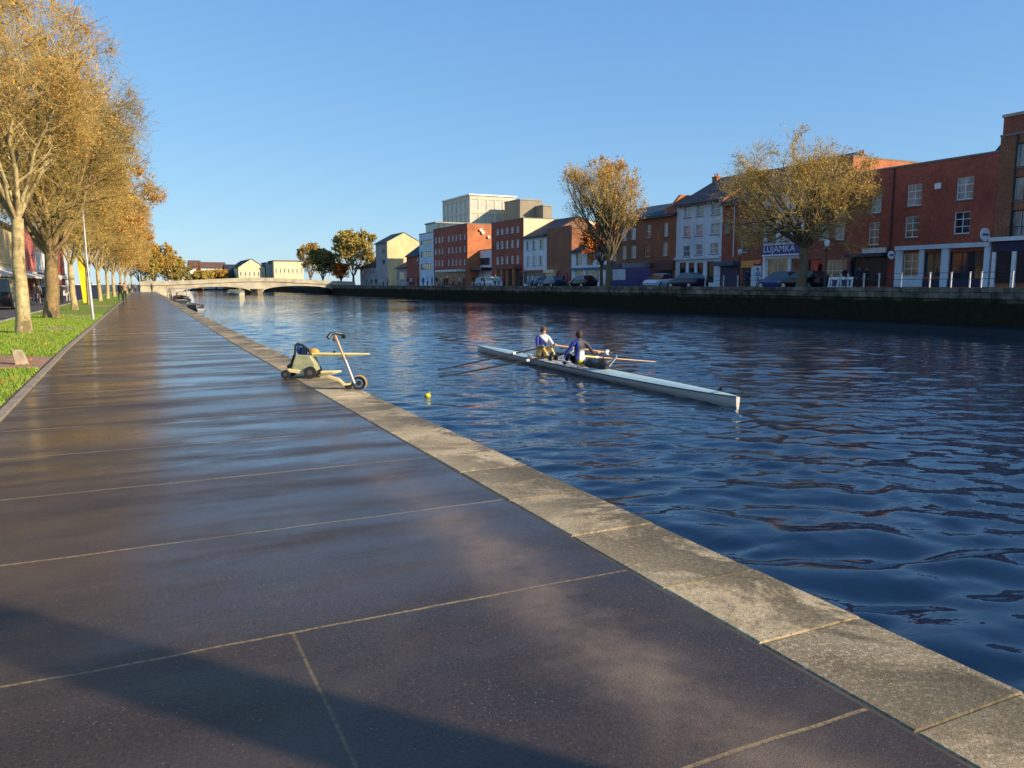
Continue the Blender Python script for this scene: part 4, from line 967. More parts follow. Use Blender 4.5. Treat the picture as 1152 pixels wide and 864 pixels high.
# ------------------------------------------------------------------ bridge
BY0, BY1 = 190.0, 200.0
def bridge():
    root = empty('stone_bridge', (26, 195, WZ), 'long pale stone bridge with low arches crossing the river in the distance', 'bridge')
    xs_ = [2 + .5 * i for i in range(96)]
    def ztop(x): return 1.3 + .95 * math.exp(-((x - 27) / 15) ** 2)
    def arch(x):
        for a, b_, cr in ((10.3, 25.2, 1.1), (27.6, 44.6, 1.3)):
            if a <= x <= b_:
                t = (x - (a + b_) / 2) / ((b_ - a) / 2); return -.35 + (cr + .35) * math.sqrt(max(0, 1 - t * t)) ** .8
        return -3.0
    xs_ = sorted(set(xs_ + [10.3, 10.31, 25.19, 25.2, 27.6, 27.61, 44.59, 44.6]))
    m = MB()
    for Yb in (BY0, BY1):
        b0 = len(m.v); m.v += [(x, Yb, arch(x)) for x in xs_] + [(x, Yb, ztop(x)) for x in xs_]; n = len(xs_)
        for i in range(n - 1): m.f.append((b0 + i, b0 + i + 1, b0 + n + i + 1, b0 + n + i)); m.mi.append(0)
    n = len(xs_)
    for i in range(n - 1):
        m.f.append((i, i + 1, 2 * n + i + 1, 2 * n + i)); m.f.append((n + i, n + i + 1, 3 * n + i + 1, 3 * n + i)); m.mi += [0, 0]
    m.build('span', M['concrete'], root)
    for ya, yb in ((BY0 - .25, BY0 + .15), (BY1 - .15, BY1 + .25)):
        m = MB()
        for x0, x1 in zip(xs_[:-1], xs_[1:]):
            za, zb = ztop(x0), ztop(x1)
            m.add([(x0, ya, za + .003), (x1, ya, zb + .003), (x1, yb, zb + .003), (x0, yb, za + .003), (x0, ya, za + .25), (x1, ya, zb + .25), (x1, yb, zb + .25), (x0, yb, za + .25)], [(0, 1, 5, 4), (4, 5, 6, 7), (2, 3, 7, 6), (0, 3, 2, 1)])
            m.add([(x0, ya + .1, za + .25), (x1, ya + .1, zb + .25), (x1, yb - .1, zb + .25), (x0, yb - .1, za + .25), (x0, ya + .1, za + .9), (x1, ya + .1, zb + .9), (x1, yb - .1, zb + .9), (x0, yb - .1, za + .9)], [(0, 1, 5, 4), (4, 5, 6, 7), (2, 3, 7, 6)])
        m.build('parapet', plain((.44, .39, .28), .85, .3, .6), root)
    m = MB(); m.loft([[(25.0 + a, BY0 - 1.2 + b_, z) for a, b_ in ((0, 1.4), (1.4, 0), (2.8, 1.4), (2.8, 12), (1.4, 13.4), (0, 12))] for z in (-3, .35)])
    m.loft([[(24.8 + a * 1.14, BY0 - 1.4 + b_ * 1.03, z) for a, b_ in ((0, 1.4), (1.4, 0), (2.8, 1.4), (2.8, 12), (1.4, 13.4), (0, 12))] for z in (.36, .6)])
    m.build('pier', plain((.2, .15, .1), .85, .3, 1), root)
    m = MB().box(44.7, BY0 - 1.0, -3, 48, BY1 + 1, .6); m.build('abutment', plain((.1, .08, .06), .85, .3, 1), root)
    m = MB().box(2.2, BY0 - .6, -3, 10.2, BY0 - .02, .1); m.build('abutment', M['concrete'], root)
bridge()

# ------------------------------------------------------------------ left bank street
LX = -11.0
def lbuild(label, ya, yb, zt, mat, **k):
    n_ = max(2, int((yb - ya) / 2.6)); wl = []
    for i in range(n_):
        u = ya + (yb - ya) * (i + .5) / n_
        for z in (3.6, 6.6):
            if z + 1.7 < zt: wl.append(((u - .5, u + .5, z, z + 1.7), dict(bars=(1, 2), pane='glass_curtain' if (i + int(z)) % 3 else 'glass')))
        wl.append(((u - .95, u + .95, .5, 2.5), dict(bars=(2, 1), frame='dark', pane='glass', sill=False)))
    b_ = building('shop_building', label, ya, yb, zt, mat, wl, X=LX, s=-1, depth=9, z0=-.05, **k)
    MB().box(LX + .003, ya + .1, 2.62, LX + .2, yb - .1, 3.2).build('fascia', k_fascia, b_)
    return b_
k_fascia = M['awning']
lb = [('orange brick shop building at the far left edge with a pale canopy', 55, 88, 9.5, M['brick_orange']), ('cream pilastered shop building left of the pale barked tree', 88.01, 103, 7.6, M['cream']),
      ('salmon pink shop building seen between the two nearest trunks', 103.01, 121, 7.9, M['pink']), ('white rendered shop building behind the thick brown trunk', 121.01, 134, 7.0, M['white']),
      ('teal painted shop building left of the tall yellow post', 134.01, 150, 8.2, M['teal']), ('red brick shop building beyond the teal shop', 150.01, 172, 9.2, M['brick_red']), ('pale end shop building before the bridge on the near bank', 172.01, 200, 7.4, M['paleblue'])]
for i, q in enumerate(lb):
    k_fascia = (M['awning'], M['trim'], M['awning'], M['navy'], M['trim'], M['awning'], M['trim'])[i]
    b_ = lbuild(*q, roof='ridge' if i % 2 else 'flat', **(dict(rise=2.2) if i % 2 else {}))
    if i in (0, 1, 2, 3):
        a_, c_ = q[1] + .5, q[2] - .5
        MB().add([(LX + .2, a_, 2.95), (LX + .2, c_, 2.95), (LX + 2.0, c_, 2.45), (LX + 2.0, a_, 2.45), (LX + .2, a_, 2.88), (LX + .2, c_, 2.88), (LX + 2.0, c_, 2.25), (LX + 2.0, a_, 2.25)],
                 [(0, 1, 2, 3), (4, 7, 6, 5), (3, 2, 6, 7), (0, 3, 7, 4), (1, 5, 6, 2)]).build('canopy', M['awning'], b_)
for (y_) in (93, 99):
    MB().box(LX + .003, y_ - .35, .1, LX + .3, y_ + .35, 2.55).build('pilaster', M['cream'], [o for o in bpy.data.objects if o.get('label', '').startswith('cream pilastered')][0])

# ------------------------------------------------------------------ cars
def car_proto(van=False):
    root = empty('parked_car', (0, 0, 0), 'car', 'car')
    L = 2.1; m = MB()
    if not van:
        prof = [(-2.1, .42, .78, .72), (-2.06, .25, .95, .8), (-1.6, .2, 1.0, .86), (-.9, .2, .98, .88), (0, .2, .95, .89), (.8, .2, .93, .88), (1.5, .2, .84, .85), (1.95, .24, .72, .78), (2.1, .38, .6, .68)]
        cab = [(-1.75, 1.0, .78), (-1.35, 1.38, .64), (-.5, 1.47, .62), (.25, 1.42, .62), (1.02, .93, .76)]
    else:
        prof = [(-2.1, .45, 1.1, .8), (-2.05, .25, 1.15, .88), (-1.5, .2, 1.15, .9), (0, .2, 1.12, .91), (1.2, .2, 1.05, .9), (1.9, .24, .9, .84), (2.12, .4, .7, .74)]
        cab = [(-2.0, 1.15, .84), (-1.95, 1.95, .76), (-.5, 2.02, .76), (.7, 1.98, .75), (1.55, 1.05, .78)]
    rings = []
    for x, zb, zt, w in prof:
        rings.append([(x, -w * .9, zb), (x, -w, zb + .12), (x, -w, zt - .16), (x, -w * .9, zt), (x, w * .9, zt), (x, w, zt - .16), (x, w, zb + .12), (x, w * .9, zb)])
    body = m.loft(rings).build('body', plain((.02, .03, .07), .25, .1), root, local=True, smooth=True)
    # cabin: glass with a painted roof
    g = MB(); zb = cab[0][1] - .03
    g.loft([[(x, -.78, zb - (.04)), (x, -w, z), (x, w, z), (x, .78, zb - .04)] for x, z, w in cab]); g.build('windows', M['glass'], root, local=True)
    r = MB(); tp = cab[1:-1]
    r.loft([[(x, -w + .03, z + .005), (x, -w + .1, z + .04), (x, w - .1, z + .04), (x, w - .03, z + .005)] for x, z, w in tp]); r.build('roof', plain((.02, .03, .07), .25, .1), root, local=True)
    for sx in (-1.28, 1.3):
        for sy in (-.8, .8):
            t = MB().tube([(sx, sy - .1, .32), (sx, sy + .1, .32)], .32, 16).build('wheel', M['rubber'], root, local=True)
            q = .104 if sy > 0 else -.104
            MB().tube([(sx, sy + q - .01, .32), (sx, sy + q + .01, .32)], .2, 12).build('rim', M['galv'], t, local=True)
    for sy in (-.58, .58):
        MB().ball((2.03, sy, prof[-2][2] - .12), (.1, .16, .09)).build('headlight', plain((.8, .8, .78), .15, .05), root, local=True)
        MB().ball((-2.06, sy * 1.15, .82), (.06, .12, .1)).build('tail_light', plain((.4, .02, .015), .3, .05), root, local=True)
    return root
carp = car_proto(); vanp = car_proto(True)
used = set()
def car(label, px, X, ang, col, van=False, z=RZ, Y=None, rough=.25, scale=1.0):
    p = vanp if van else carp
    t = p if p.name not in used else copy_tree(p); used.add(p.name)
    y = Y if Y is not None else YY(px, X, 315)
    t.location = (X, y, z); t.rotation_euler.z = R(ang); t.scale = (scale,) * 3; t['label'] = label; t['category'] = 'van' if van else 'car'; t['group'] = 'cars parked along the streets'
    if van: t.name = 'parked_van'
    mt = plain(col, rough, .08)
    for k in kids(t):
        if k.name.startswith(('body', 'roof')):
            k.material_slots[0].link = 'OBJECT'; k.material_slots[0].material = mt
    return t
NV = (.008, .015, .045)
car('silver car parked nose out left of the dark blue car', 742, 47.5, 205, (.55, .6, .65))
car('dark blue car in front of the tall white house', 773, 47.2, 92, NV)
car('black car parked behind the trunk of the broad spreading tree', 905, 47.6, 90, (.006, .006, .008))
car('blue and white small car nose just left of the broad tree trunk', 878, 48.6, 90, (.03, .07, .25))
car('black car half hidden left of the tall golden tree trunk', 655, 47.4, 90, (.006, .006, .008))
car('bright blue car in front of the white three bay house', 608, 47.6, 90, (.02, .09, .2))
car('dark blue car tailing the bright blue car', 622, 47.6, 88, (.012, .04, .09))
car('small white car parked before the red brick building with narrow windows', 553, 47.6, 90, (.7, .72, .7))
car('pale grey car at the garage door of the glazed building', 541, 48.5, 90, (.3, .32, .33))
car('white van parked before the cream gabled building', 443, 48, 90, (.75, .75, .72), van=True)
car('grey van seen at the far left edge under the canopy', 0, -7.9, 90, (.45, .42, .36), van=True, z=-.05, Y=63)
car('dark car parked on the near bank street beyond the grey van', 0, -8.0, 90, (.015, .015, .02), z=-.05, Y=96)
car('white car far along the near bank street', 0, -8.0, 90, (.6, .6, .6), z=-.05, Y=116)

# ------------------------------------------------------------------ people
def skin_mesh(nodes, edges, root_key, regions, sub=2, extra=None):
    """nodes: {key: (x, y, z, r)}; regions: {(a, b): material index} for every edge"""
    keys = list(nodes); idx = {k: i for i, k in enumerate(keys)}
    me = bpy.data.meshes.new('person'); me.from_pydata([nodes[k][:3] for k in keys], [(idx[a], idx[b]) for a, b in edges], [])
    o = bpy.data.objects.new('tmp', me); COL.objects.link(o)
    o.modifiers.new('s', 'SKIN')
    for i, k in enumerate(keys):
        sv = me.skin_vertices[0].data[i]; r = nodes[k][3]; sv.radius = r if isinstance(r, tuple) else (r, r); sv.use_root = (k == root_key)
    sb = o.modifiers.new('u', 'SUBSURF'); sb.levels = sub; sb.render_levels = sub
    dg = bpy.context.evaluated_depsgraph_get(); dg.update()
    out = bpy.data.meshes.new_from_object(o.evaluated_get(dg)); bpy.data.objects.remove(o); bpy.data.meshes.remove(me)
    out.materials.clear()
    pts = {k: Vector(nodes[k][:3]) for k in keys}; el = [(a, b) for a, b in edges]
    mi = []
    for p in out.polygons:
        c = p.center; best = None
        for a, b in el:
            A, B = pts[a], pts[b]; d = B - A; t = max(0, min(1, (c - A).dot(d) / max(1e-9, d.length_squared)))
            ra = nodes[a][3]; ra = max(ra) if isinstance(ra, tuple) else ra; rb = nodes[b][3]; rb = max(rb) if isinstance(rb, tuple) else rb
            q = (c - A - d * t).length / (ra * (1 - t) + rb * t)
            if best is None or q < best[0]: best = (q, regions[(a, b)])
        mi.append(best[1])
    for i in range(4): out.materials.append(M['skin'])
    out.polygons.foreach_set('material_index', mi); out.polygons.foreach_set('use_smooth', [True] * len(mi)); out.update()
    return out
# material indices: 0 skin, 1 top, 2 trousers, 3 shoes
def standing(walk=0.0):
    n = {'pel': (0, 0, .96, (.15, .11)), 'wa': (0, 0, 1.1, (.135, .1)), 'ch': (0, 0, 1.32, (.17, .115)), 'nb': (0, 0, 1.47, (.075, .07)), 'ne': (0, .0, 1.53, .052), 'he': (0, .015, 1.62, (.078, .09)), 'ht': (0, .01, 1.7, (.07, .08))}
    E = [('pel', 'wa'), ('wa', 'ch'), ('ch', 'nb'), ('nb', 'ne'), ('ne', 'he'), ('he', 'ht')]; Rg = {E[0]: 1, E[1]: 1, E[2]: 1, E[3]: 0, E[4]: 0, E[5]: 0}
    for s_, sg in (('l', -1), ('r', 1)):
        w = walk * sg
        n.update({s_ + 'sh': (sg * .17, 0, 1.42, .065), s_ + 'el': (sg * .23, -.03 - w * .5, 1.14, .045), s_ + 'wr': (sg * .22, .07 - w * .8, .92, .034), s_ + 'ha': (sg * .215, .1 - w * .85, .83, (.028, .042)),
                  s_ + 'hi': (sg * .095, 0, .88, .09), s_ + 'kn': (sg * .1, .02 + w * .8, .5, .062), s_ + 'an': (sg * .1, -.02 + w * 1.1 - max(0, -w) * .3, .1, .042), s_ + 'to': (sg * .115, .13 + w * 1.1, .05, .04)})
        for a, b_, q in (('nb', s_ + 'sh', 1), (s_ + 'sh', s_ + 'el', 1), (s_ + 'el', s_ + 'wr', 1), (s_ + 'wr', s_ + 'ha', 0), ('pel', s_ + 'hi', 2), (s_ + 'hi', s_ + 'kn', 2), (s_ + 'kn', s_ + 'an', 2), (s_ + 'an', s_ + 'to', 3)):
            E.append((a, b_)); Rg[(a, b_)] = q
    return skin_mesh(n, E, 'pel', Rg, sub=1)
def hair_obj(root, c, r, long_=0.0):
    m = MB(); c = Vector(c); N_, K_ = 12, 6; b0 = []
    rings = []
    for i in range(K_ + 1):
        th = math.pi * .60 * i / K_; ring = []
        for j in range(N_):
            a = 2 * math.pi * j / N_; back = max(0, -math.sin(a)); f = th * (1 + .35 * back) if i else .01
            ring.append((c.x + r[0] * math.sin(f) * math.cos(a), c.y + r[1] * math.sin(f) * math.sin(a) - .012, c.z + r[2] * math.cos(f) - (long_ * back if i == K_ else 0)))
        rings.append(ring)
    m.loft(rings, cap=True); o = m.build('hair', M['dark'], root, local=True, smooth=True); return o
pm = [standing(0), standing(.22)]
def person_proto(i):
    r_ = empty('person', (0, 0, 0), 'person', 'person'); link(bpy.data.objects.new('body', pm[i]), r_)
    hair_obj(r_, (0, .005, 1.655), (.09, .105, .115)); return r_
pp = [person_proto(0), person_proto(1)]
HAIR = [(.02, .014, .01), (.06, .035, .02), (.16, .09, .04), (.25, .22, .19), (.012, .012, .014)]
def person(label, x, y, z, rz, top, legs, hair=0, pose=0, group='people out on the streets', sc=1.0):
    p = pp[pose]; t = p if ('p%d' % pose) not in used else copy_tree(p); used.add('p%d' % pose)
    t.location = (x, y, z); t.rotation_euler.z = R(rz); t['label'] = label; t['category'] = 'person'; t['group'] = group; t.scale = (sc,) * 3
    ms = [M['skin'], plain(top, .8, .15), plain(legs, .8, .15), M['black']]
    for k in kids(t):
        if k.name.startswith('body'):
            for i in range(4): k.material_slots[i].link = 'OBJECT'; k.material_slots[i].material = ms[i]
        else: k.material_slots[0].link = 'OBJECT'; k.material_slots[0].material = plain(HAIR[hair], .7, .2)
    return t
BK, NVY, WH, RD, GY_, BL, TN, OR = (.012, .012, .015), (.015, .02, .06), (.6, .6, .58), (.35, .03, .03), (.15, .15, .16), (.04, .09, .25), (.35, .25, .15), (.55, .2, .05)
def wp(px, X): return YY(px, X, 315)
for (lb_, px, X, top, legs, ps, rz) in (
    ('person in a black coat at the far left end of the far quay crowd', 412, 47, BK, NVY, 0, 90), ('person in a red top near the left end of the far quay', 418, 48, RD, BK, 1, 10),
    ('person with a white top standing in front of the grey terrace', 431, 46.5, WH, BK, 0, 200), ('person in tan just left of the white van', 436, 46.2, TN, NVY, 1, 0),
    ('person in navy right of the white van', 452, 46.4, NVY, BL, 0, 90), ('person in pale jeans below the low brown shop', 459, 46.2, BK, (.3, .4, .5), 1, 180),
    ('person in grey in front of the small dark red house', 465, 47, GY_, BK, 0, 30), ('tall person in black below the red house', 470, 46.4, BK, BK, 0, 90),
    ('person in a blue jacket at the foot of the pale narrow building', 476, 46.8, BL, BK, 1, 0), ('person in a white shirt at the foot of the pale narrow building', 481, 46.2, WH, NVY, 1, 180),
    ('person in navy at the corner of the pale narrow building', 486, 46.6, NVY, NVY, 0, 90), ('person in black with pale trousers before the long brick block', 491, 46.2, BK, (.5, .5, .5), 1, 0),
    ('person in white before the long brick block', 496, 47, WH, (.3, .3, .35), 0, 60), ('person in a dark coat under the awning of the long brick block', 503, 46.4, BK, BK, 1, 180),
    ('person in orange under the awning of the long brick block', 510, 49, OR, BK, 0, 100), ('person in navy crouched build near the orange gable corner', 522, 46.6, NVY, BK, 0, 90),
    ('person in black before the white garage door', 533, 46.5, BK, BK, 1, 0), ('person in grey right of the white garage door', 545, 46.4, GY_, NVY, 0, 90),
    ('person in white and blue before the brick porch columns', 561, 46.6, WH, BL, 1, 0), ('person in dark red beside the brick porch columns', 567, 47.4, (.2, .03, .03), BK, 0, 90),
    ('person in pale blue left of the bright blue car', 594, 46.6, (.4, .5, .6), (.3, .35, .45), 0, 90), ('person in white standing by the bright blue car', 599, 46.4, WH, BK, 1, 180),
    ('person in black behind the dark blue tailing car', 634, 46.8, BK, BK, 0, 90), ('person in pale grey coat between the two leftmost people of the far quay crowd', 415, 46.6, (.4, .4, .42), BK, 0, 90), ('person in navy near the first grey terrace window', 423, 46.3, NVY, NVY, 1, 0),
    ('person in white jacket just right of the low brown shop', 462, 46.0, WH, BK, 0, 20), ('person in brown under the left end of the long brick awning', 500, 46.1, (.15, .07, .04), BK, 1, 180),
    ('person in pale blue under the right end of the long brick awning', 517, 46.2, (.35, .5, .6), NVY, 0, 90), ('person in white top left of the brick porch', 557, 46.1, WH, BK, 1, 0),
    ('person in black right of the brick porch', 587, 46.2, BK, BK, 0, 90), ('person in red beside the plain windowless brick building', 638, 46.3, RD, NVY, 0, 90),
    ('person in navy at the doorway with the orange sign', 841, 50, NVY, BK, 0, 120),
    ('person in light blue walking before the pale rendered panel', 852, 46.3, (.3, .45, .6), (.3, .3, .35), 1, 180), ('person in dark clothes behind the white poster boards', 950, 49, BK, NVY, 1, 0),
    ('person in navy outside the dark navy shop', 966, 50, NVY, BK, 0, 150), ('person in black by the door of the dark navy shop', 975, 52, BK, BK, 0, 90)):
    person(lb_, X, wp(px, X), RZ if X < 53.6 else RZ + .12, rz, top, legs, hair=len(lb_) % 5, pose=ps)
g0 = gz(136, 339)
person('person in a long black coat walking on the grass edge beside the path', g0.x, g0.y, .03, 165, BK, BK, 0, 1)
person('person in tan right beside the black coated walker', g0.x + .35, g0.y + 1.5, .02, 170, TN, BK, 2, 0)
for (lb_, px, py, top, legs, ps, rz) in (
    ('person in grey and white left of the tall yellow post', 77, 340, GY_, (.5, .45, .4), 1, 0), ('person in dark clothes crossing the near street left of the yellow post', 70, 341, BK, BK, 0, 60),
    ('person in pale trousers seen between the two nearest trunks', 44, 343, (.2, .15, .12), (.35, .33, .3), 0, 0), ('person in black seen just right of the pale barked trunk', 40, 344, BK, NVY, 1, 180),
    ('person in tan near the dark blue bin at the left edge', 11, 343, TN, BK, 0, 30),
    ('person in red far along the near pavement', 104, 335, RD, NVY, 0, 0), ('person in blue far along the near pavement', 128, 333, BL, BK, 1, 0)):
    q = gz(px, py, -.05); person(lb_, q.x, q.y, -.05 if q.x < -5.4 + bend(q.y) else .03, rz, top, legs, len(lb_) % 5, ps)
for (lb_, px, py, top, ps) in (('person in navy in the distant group at the end of the path', 149, 329.5, NVY, 0), ('person in grey in the distant group at the end of the path', 152.5, 329, GY_, 0), ('person in tan on the left of the distant path group', 146, 330, TN, 1), ('person in black at the right of the distant path group', 157, 328.5, BK, 0), ('dark figure on the path near the moored boats', 171, 329.5, BK, 1)):
    q = gz(px, py, .0); person(lb_, q.x, q.y, .0, 10, top, BK, 0, ps)

# ------------------------------------------------------------------ street furniture
def railpost(y, first=[None]):
    if first[0] is None:
        t = empty('railing_post', (QX + .35, y, QZ), 'short white post of the thin railing on the far quay edge', 'post', 'white railing posts on the far quay')
        MB().box(-.035, -.035, 0, .035, .035, .86).box(-.05, -.05, .862, .05, .05, .92).build('shaft', plain((.55, .55, .54), .5, .15), t, local=True); first[0] = t; return t
    t = copy_tree(first[0]); t.location.y = y; return t
pxs = [793.5, 803, 814, 822, 830, 840, 849, 858, 935.5, 946, 954, 972, 989, 1003, 1014, 1030, 1046, 1058, 1070, 1091, 1104, 1117, 1139]
pys = [YY(p, QX + .35, 316) for p in pxs]
lbp = {0: 'leftmost white railing post, in front of the tall white house', 22: 'white railing post nearest the right edge of the picture'}
for i, y in enumerate(pys):
    if i in (1, 3, 5, 7, 13, 15, 17, 21): continue
    t = railpost(y)
    where = ['before the tall white house', 'before the navy shutter', 'at the middle of the navy shutter', 'at the right end of the navy shutter', 'right of the white downpipe', 'in the doorway with the orange sign', 'before the pale rendered panel', 'left end of the blue signed shop window', 'just left of the street lamp on the far quay', 'at the long shop window right of the street lamp', 'beside the navy shop awning end', 'before the middle of the dark navy shop', 'before the right half of the dark navy shop', 'by the red pillar', 'at the left pillar of the white shopfront', 'below the warm lit sash of the white shopfront', 'between the first two shop windows', 'below the dark green shop window', 'at the left edge of the wide dark shop window', 'before the middle of the wide dark shop window', 'at the right edge of the wide dark shop window', 'at the first pillar of the navy fascia shop', 'before the right pillar of the navy fascia shop'][i]
    t['label'] = 'white railing post ' + where
rl = empty('railing', (QX + .35, pys[-1], QZ), 'thin dark handrail strung between white posts on the far quay', 'railing')
for seg in (pys[:8], pys[8:]):
    for z in (.5, .88): MB().tube([(QX + .35, seg[0], QZ + z), (QX + .35, seg[-1], QZ + z)], .018, 6).build('rail', M['black'], rl)
for i, (px, w) in enumerate(((937, .5), (947, .4), (953.5, .35))):
    y = YY(px, 46.0, 316); t = empty('poster_board', (46.0, y, RZ), ['largest white poster board leaning by the street lamp', 'middle small white poster board on the far quay', 'rightmost small white and navy poster board'][i], 'board', 'white poster boards on the far quay')
    MB().add([(46.0, y - w, RZ), (46.0, y + w, RZ), (46.15, y + w, RZ + .95), (46.15, y - w, RZ + .95), (46.04, y - w, RZ), (46.04, y + w, RZ), (46.19, y + w, RZ + .95), (46.19, y - w, RZ + .95)], [(0, 1, 2, 3), (4, 7, 6, 5), (0, 4, 5, 1), (1, 5, 6, 2), (2, 6, 7, 3), (3, 7, 4, 0)]).build('board', M['whitepaint'], t)
    MB().add([(46.02, y - w * .6, RZ + .3), (46.02, y + w * .6, RZ + .3), (46.1, y + w * .6, RZ + .75), (46.1, y - w * .6, RZ + .75), (45.99, y - w * .6, RZ + .3), (45.99, y + w * .6, RZ + .3), (46.08, y + w * .6, RZ + .75), (46.08, y - w * .6, RZ + .75)], [(0, 1, 2, 3), (4, 7, 6, 5), (0, 4, 5, 1), (1, 5, 6, 2), (2, 6, 7, 3), (3, 7, 4, 0)]).build('print', M['navy'], t)
def lamp(label, x, y, h):
    t = empty('street_lamp', (x, y, RZ), label, 'street lamp', 'street lamps on the far quay')
    MB().tube([(x, y, RZ), (x, y, RZ + .9), (x, y, RZ + .95), (x, y, RZ + h)], [.1, .1, .06, .05], 10).build('pole', M['black'], t)
    MB().tube([(x, y, RZ + h), (x, y, RZ + h + .12), (x, y, RZ + h + .4), (x, y, RZ + h + .52)], [.08, .16, .22, .05], 12).build('lantern', M['trim'], t)
    MB().tube([(x - .25, y, RZ + h - .25), (x + .25, y, RZ + h - .25)], .025, 6).build('crossbar', M['black'], t)
lamp('black street lamp with pale lantern right of the broad spreading tree', 45.3, YY(929, 45.3, 300), 3.1)
lamp('thin street lamp beside the white downpipe of the dark brick building', 49, YY(832, 49, 300), 3.0)
# bike rack things in front of the hoarding
def bike(label, x, y, z, rz, lean=8, group='bicycles by the river', col=(.02, .02, .02)):
    root = empty('bicycle', (x, y, z), label, 'bicycle', group); root.rotation_euler = (R(lean), 0, R(rz))
    for sx in (-.52, .52):
        m = MB(); N_ = 20; pts = [(sx + .33 * math.cos(2 * math.pi * i / N_), 0, .34 + .33 * math.sin(2 * math.pi * i / N_)) for i in range(N_ + 1)]
        w = m.tube(pts, .02, 6, cap=False).build('wheel', M['rubber'], root, local=True)
        s_ = MB()
        for i in range(9): a = 2 * math.pi * i / 9; s_.tube([(sx, 0, .34), (sx + .32 * math.cos(a), 0, .34 + .32 * math.sin(a))], .003, 3)
        s_.build('spokes', M['galv'], w, local=True)
    fm = MB(); fm.tube([(-.52, 0, .34), (-.1, 0, .3), (-.22, 0, .8), (-.52, 0, .34)], .018, 6).tube([(-.1, 0, .3), (.38, 0, .78), (-.2, 0, .74)], .018, 6).tube([(.52, 0, .34), (.36, 0, .92)], .018, 6)
    fm.build('frame', plain(col, .4, .1), root, local=True)
    MB().tube([(-.34, 0, .86), (-.1, 0, .86)], [.06, .03], 8).build('saddle', M['black'], root, local=True)
    MB().tube([(.4, -.26, 1.0), (.36, 0, .93), (.4, .26, 1.0)], .016, 6).build('handlebar', M['black'], root, local=True)
    return root
bike('bicycle standing before the deep blue hoarding', 47.0, YY(718, 47, 316), RZ, 80, 6)
bike('bicycle locked behind the bicycle at the blue hoarding', 47.5, YY(725, 47.5, 316), RZ, 95, 8)
bike('dark bicycle propped on the coping, nearest of the far riverside bicycles', 3.55, 76, .0, 80, 12)
bike('dark bicycle propped on the coping beyond the nearest riverside bicycle', 3.65, 84, .0, 96, -10, col=(.2, .2, .2))
bike('bicycle leaning far along the coping towards the bridge', 3.95, 103, .0, 88, 10)
bike('bicycle crossing the near street behind the tall yellow post', -6.8, 74, -.05, 60, 4)

# moored boats by the near bank in the distance
def rowboat(label, x, y, rz, L, col, cabin=False):
    root = empty('moored_boat', (x, y, WZ), label, 'boat', 'boats moored along the near quay'); root.rotation_euler.z = R(rz)
    rings = []
    for i in range(9):
        t = -1 + 2 * i / 8; w = (1 - max(0, t) ** 2.2) * (1 - .25 * max(0, -t)) * L * .16 + .02; h = .5 + .22 * max(0, t) ** 2; k = t * L / 2
        rings.append([(-w, k, h), (-w * .85, k, .12), (-w * .4, k, -.12), (w * .4, k, -.12), (w * .85, k, .12), (w, k, h), (w * .92, k, h), (w * .75, k, .15), (-w * .75, k, .15), (-w * .92, k, h)])
    MB().loft(rings).build('hull', plain(col, .4, .15), root, local=True, smooth=True)
    for q in (-.2, .18): MB().box(-L * .15, q * L - .12, .34, L * .15, q * L + .12, .38).build('thwart', M['stone'], root, local=True)
    if cabin:
        m = MB()
        for sx in (-1, 1):
            for sy in (-1, 1): m.tube([(sx * L * .13, sy * L * .25, .4), (sx * L * .12, sy * L * .22, 1.7)], .03, 6)
        m.build('canopy_frame', M['galv'], root, local=True)
        MB().box(-L * .14, -L * .26, 1.7, L * .14, L * .26, 1.78).build('canopy', M['grey'], root, local=True)
rowboat('dark moored workboat with a flat canopy beside the far coping', 5.6, 108, 2, 8, (.03, .035, .03), True)
rowboat('second dark moored boat with canopy just before the bridge', 6.6, 126, -2, 8, (.06, .06, .05), True)
rowboat('small pale dinghy nearest along the distant coping', 5.2, 77, 15, 3.2, (.3, .32, .32))

# left verge furniture
p = gz(105, 360, .03); t = empty('sign_pole', (p.x, p.y, .03), 'thin leaning grey metal pole on the grass beside the path', 'pole')
MB().tube([(p.x, p.y, .03), (p.x - .06, p.y, 1.6)], .065, 10).build('base_tube', M['galv'], t)
top_ = gx(94.5, 238, p.x - .12); MB().tube([(p.x - .06, p.y, 1.5), (p.x - .1, p.y, 3.0), (p.x - .12, p.y, top_.z)], [.045, .04, .03], 10).build('shaft', M['galv'], t)
MB().tube([(p.x - .075, p.y, 1.95), (p.x - .08, p.y, 2.15)], .065, 10).build('clamp', M['metal'], t)
q = gz(98, 341, .0); t = empty('yellow_post', (q.x, q.y, .02), 'tall slanting bright yellow post at the back of the verge', 'post')
k = .0
MB().add([(q.x - .28, q.y, 0), (q.x + .28, q.y, 0), (q.x + .28, q.y + .3, 0), (q.x - .28, q.y + .3, 0), (q.x - .62, q.y, 4.7), (q.x - .12, q.y, 4.7), (q.x - .12, q.y + .3, 4.7), (q.x - .62, q.y + .3, 4.7)], [(0, 1, 5, 4), (1, 2, 6, 5), (2, 3, 7, 6), (3, 0, 4, 7), (4, 5, 6, 7)]).build('panel', plain((.8, .6, .01), .5, .08), t)
MB().box(q.x - .6, q.y - .02, 4.703, q.x - .1, q.y + .32, 5.3).build('cap', M['cream'], t)
q = gz(25, 410, .03); t = empty('stone_post', (q.x, q.y, .03), 'small leaning weathered stone post on the bare soil patch', 'stone post')
m = MB(); w = .1
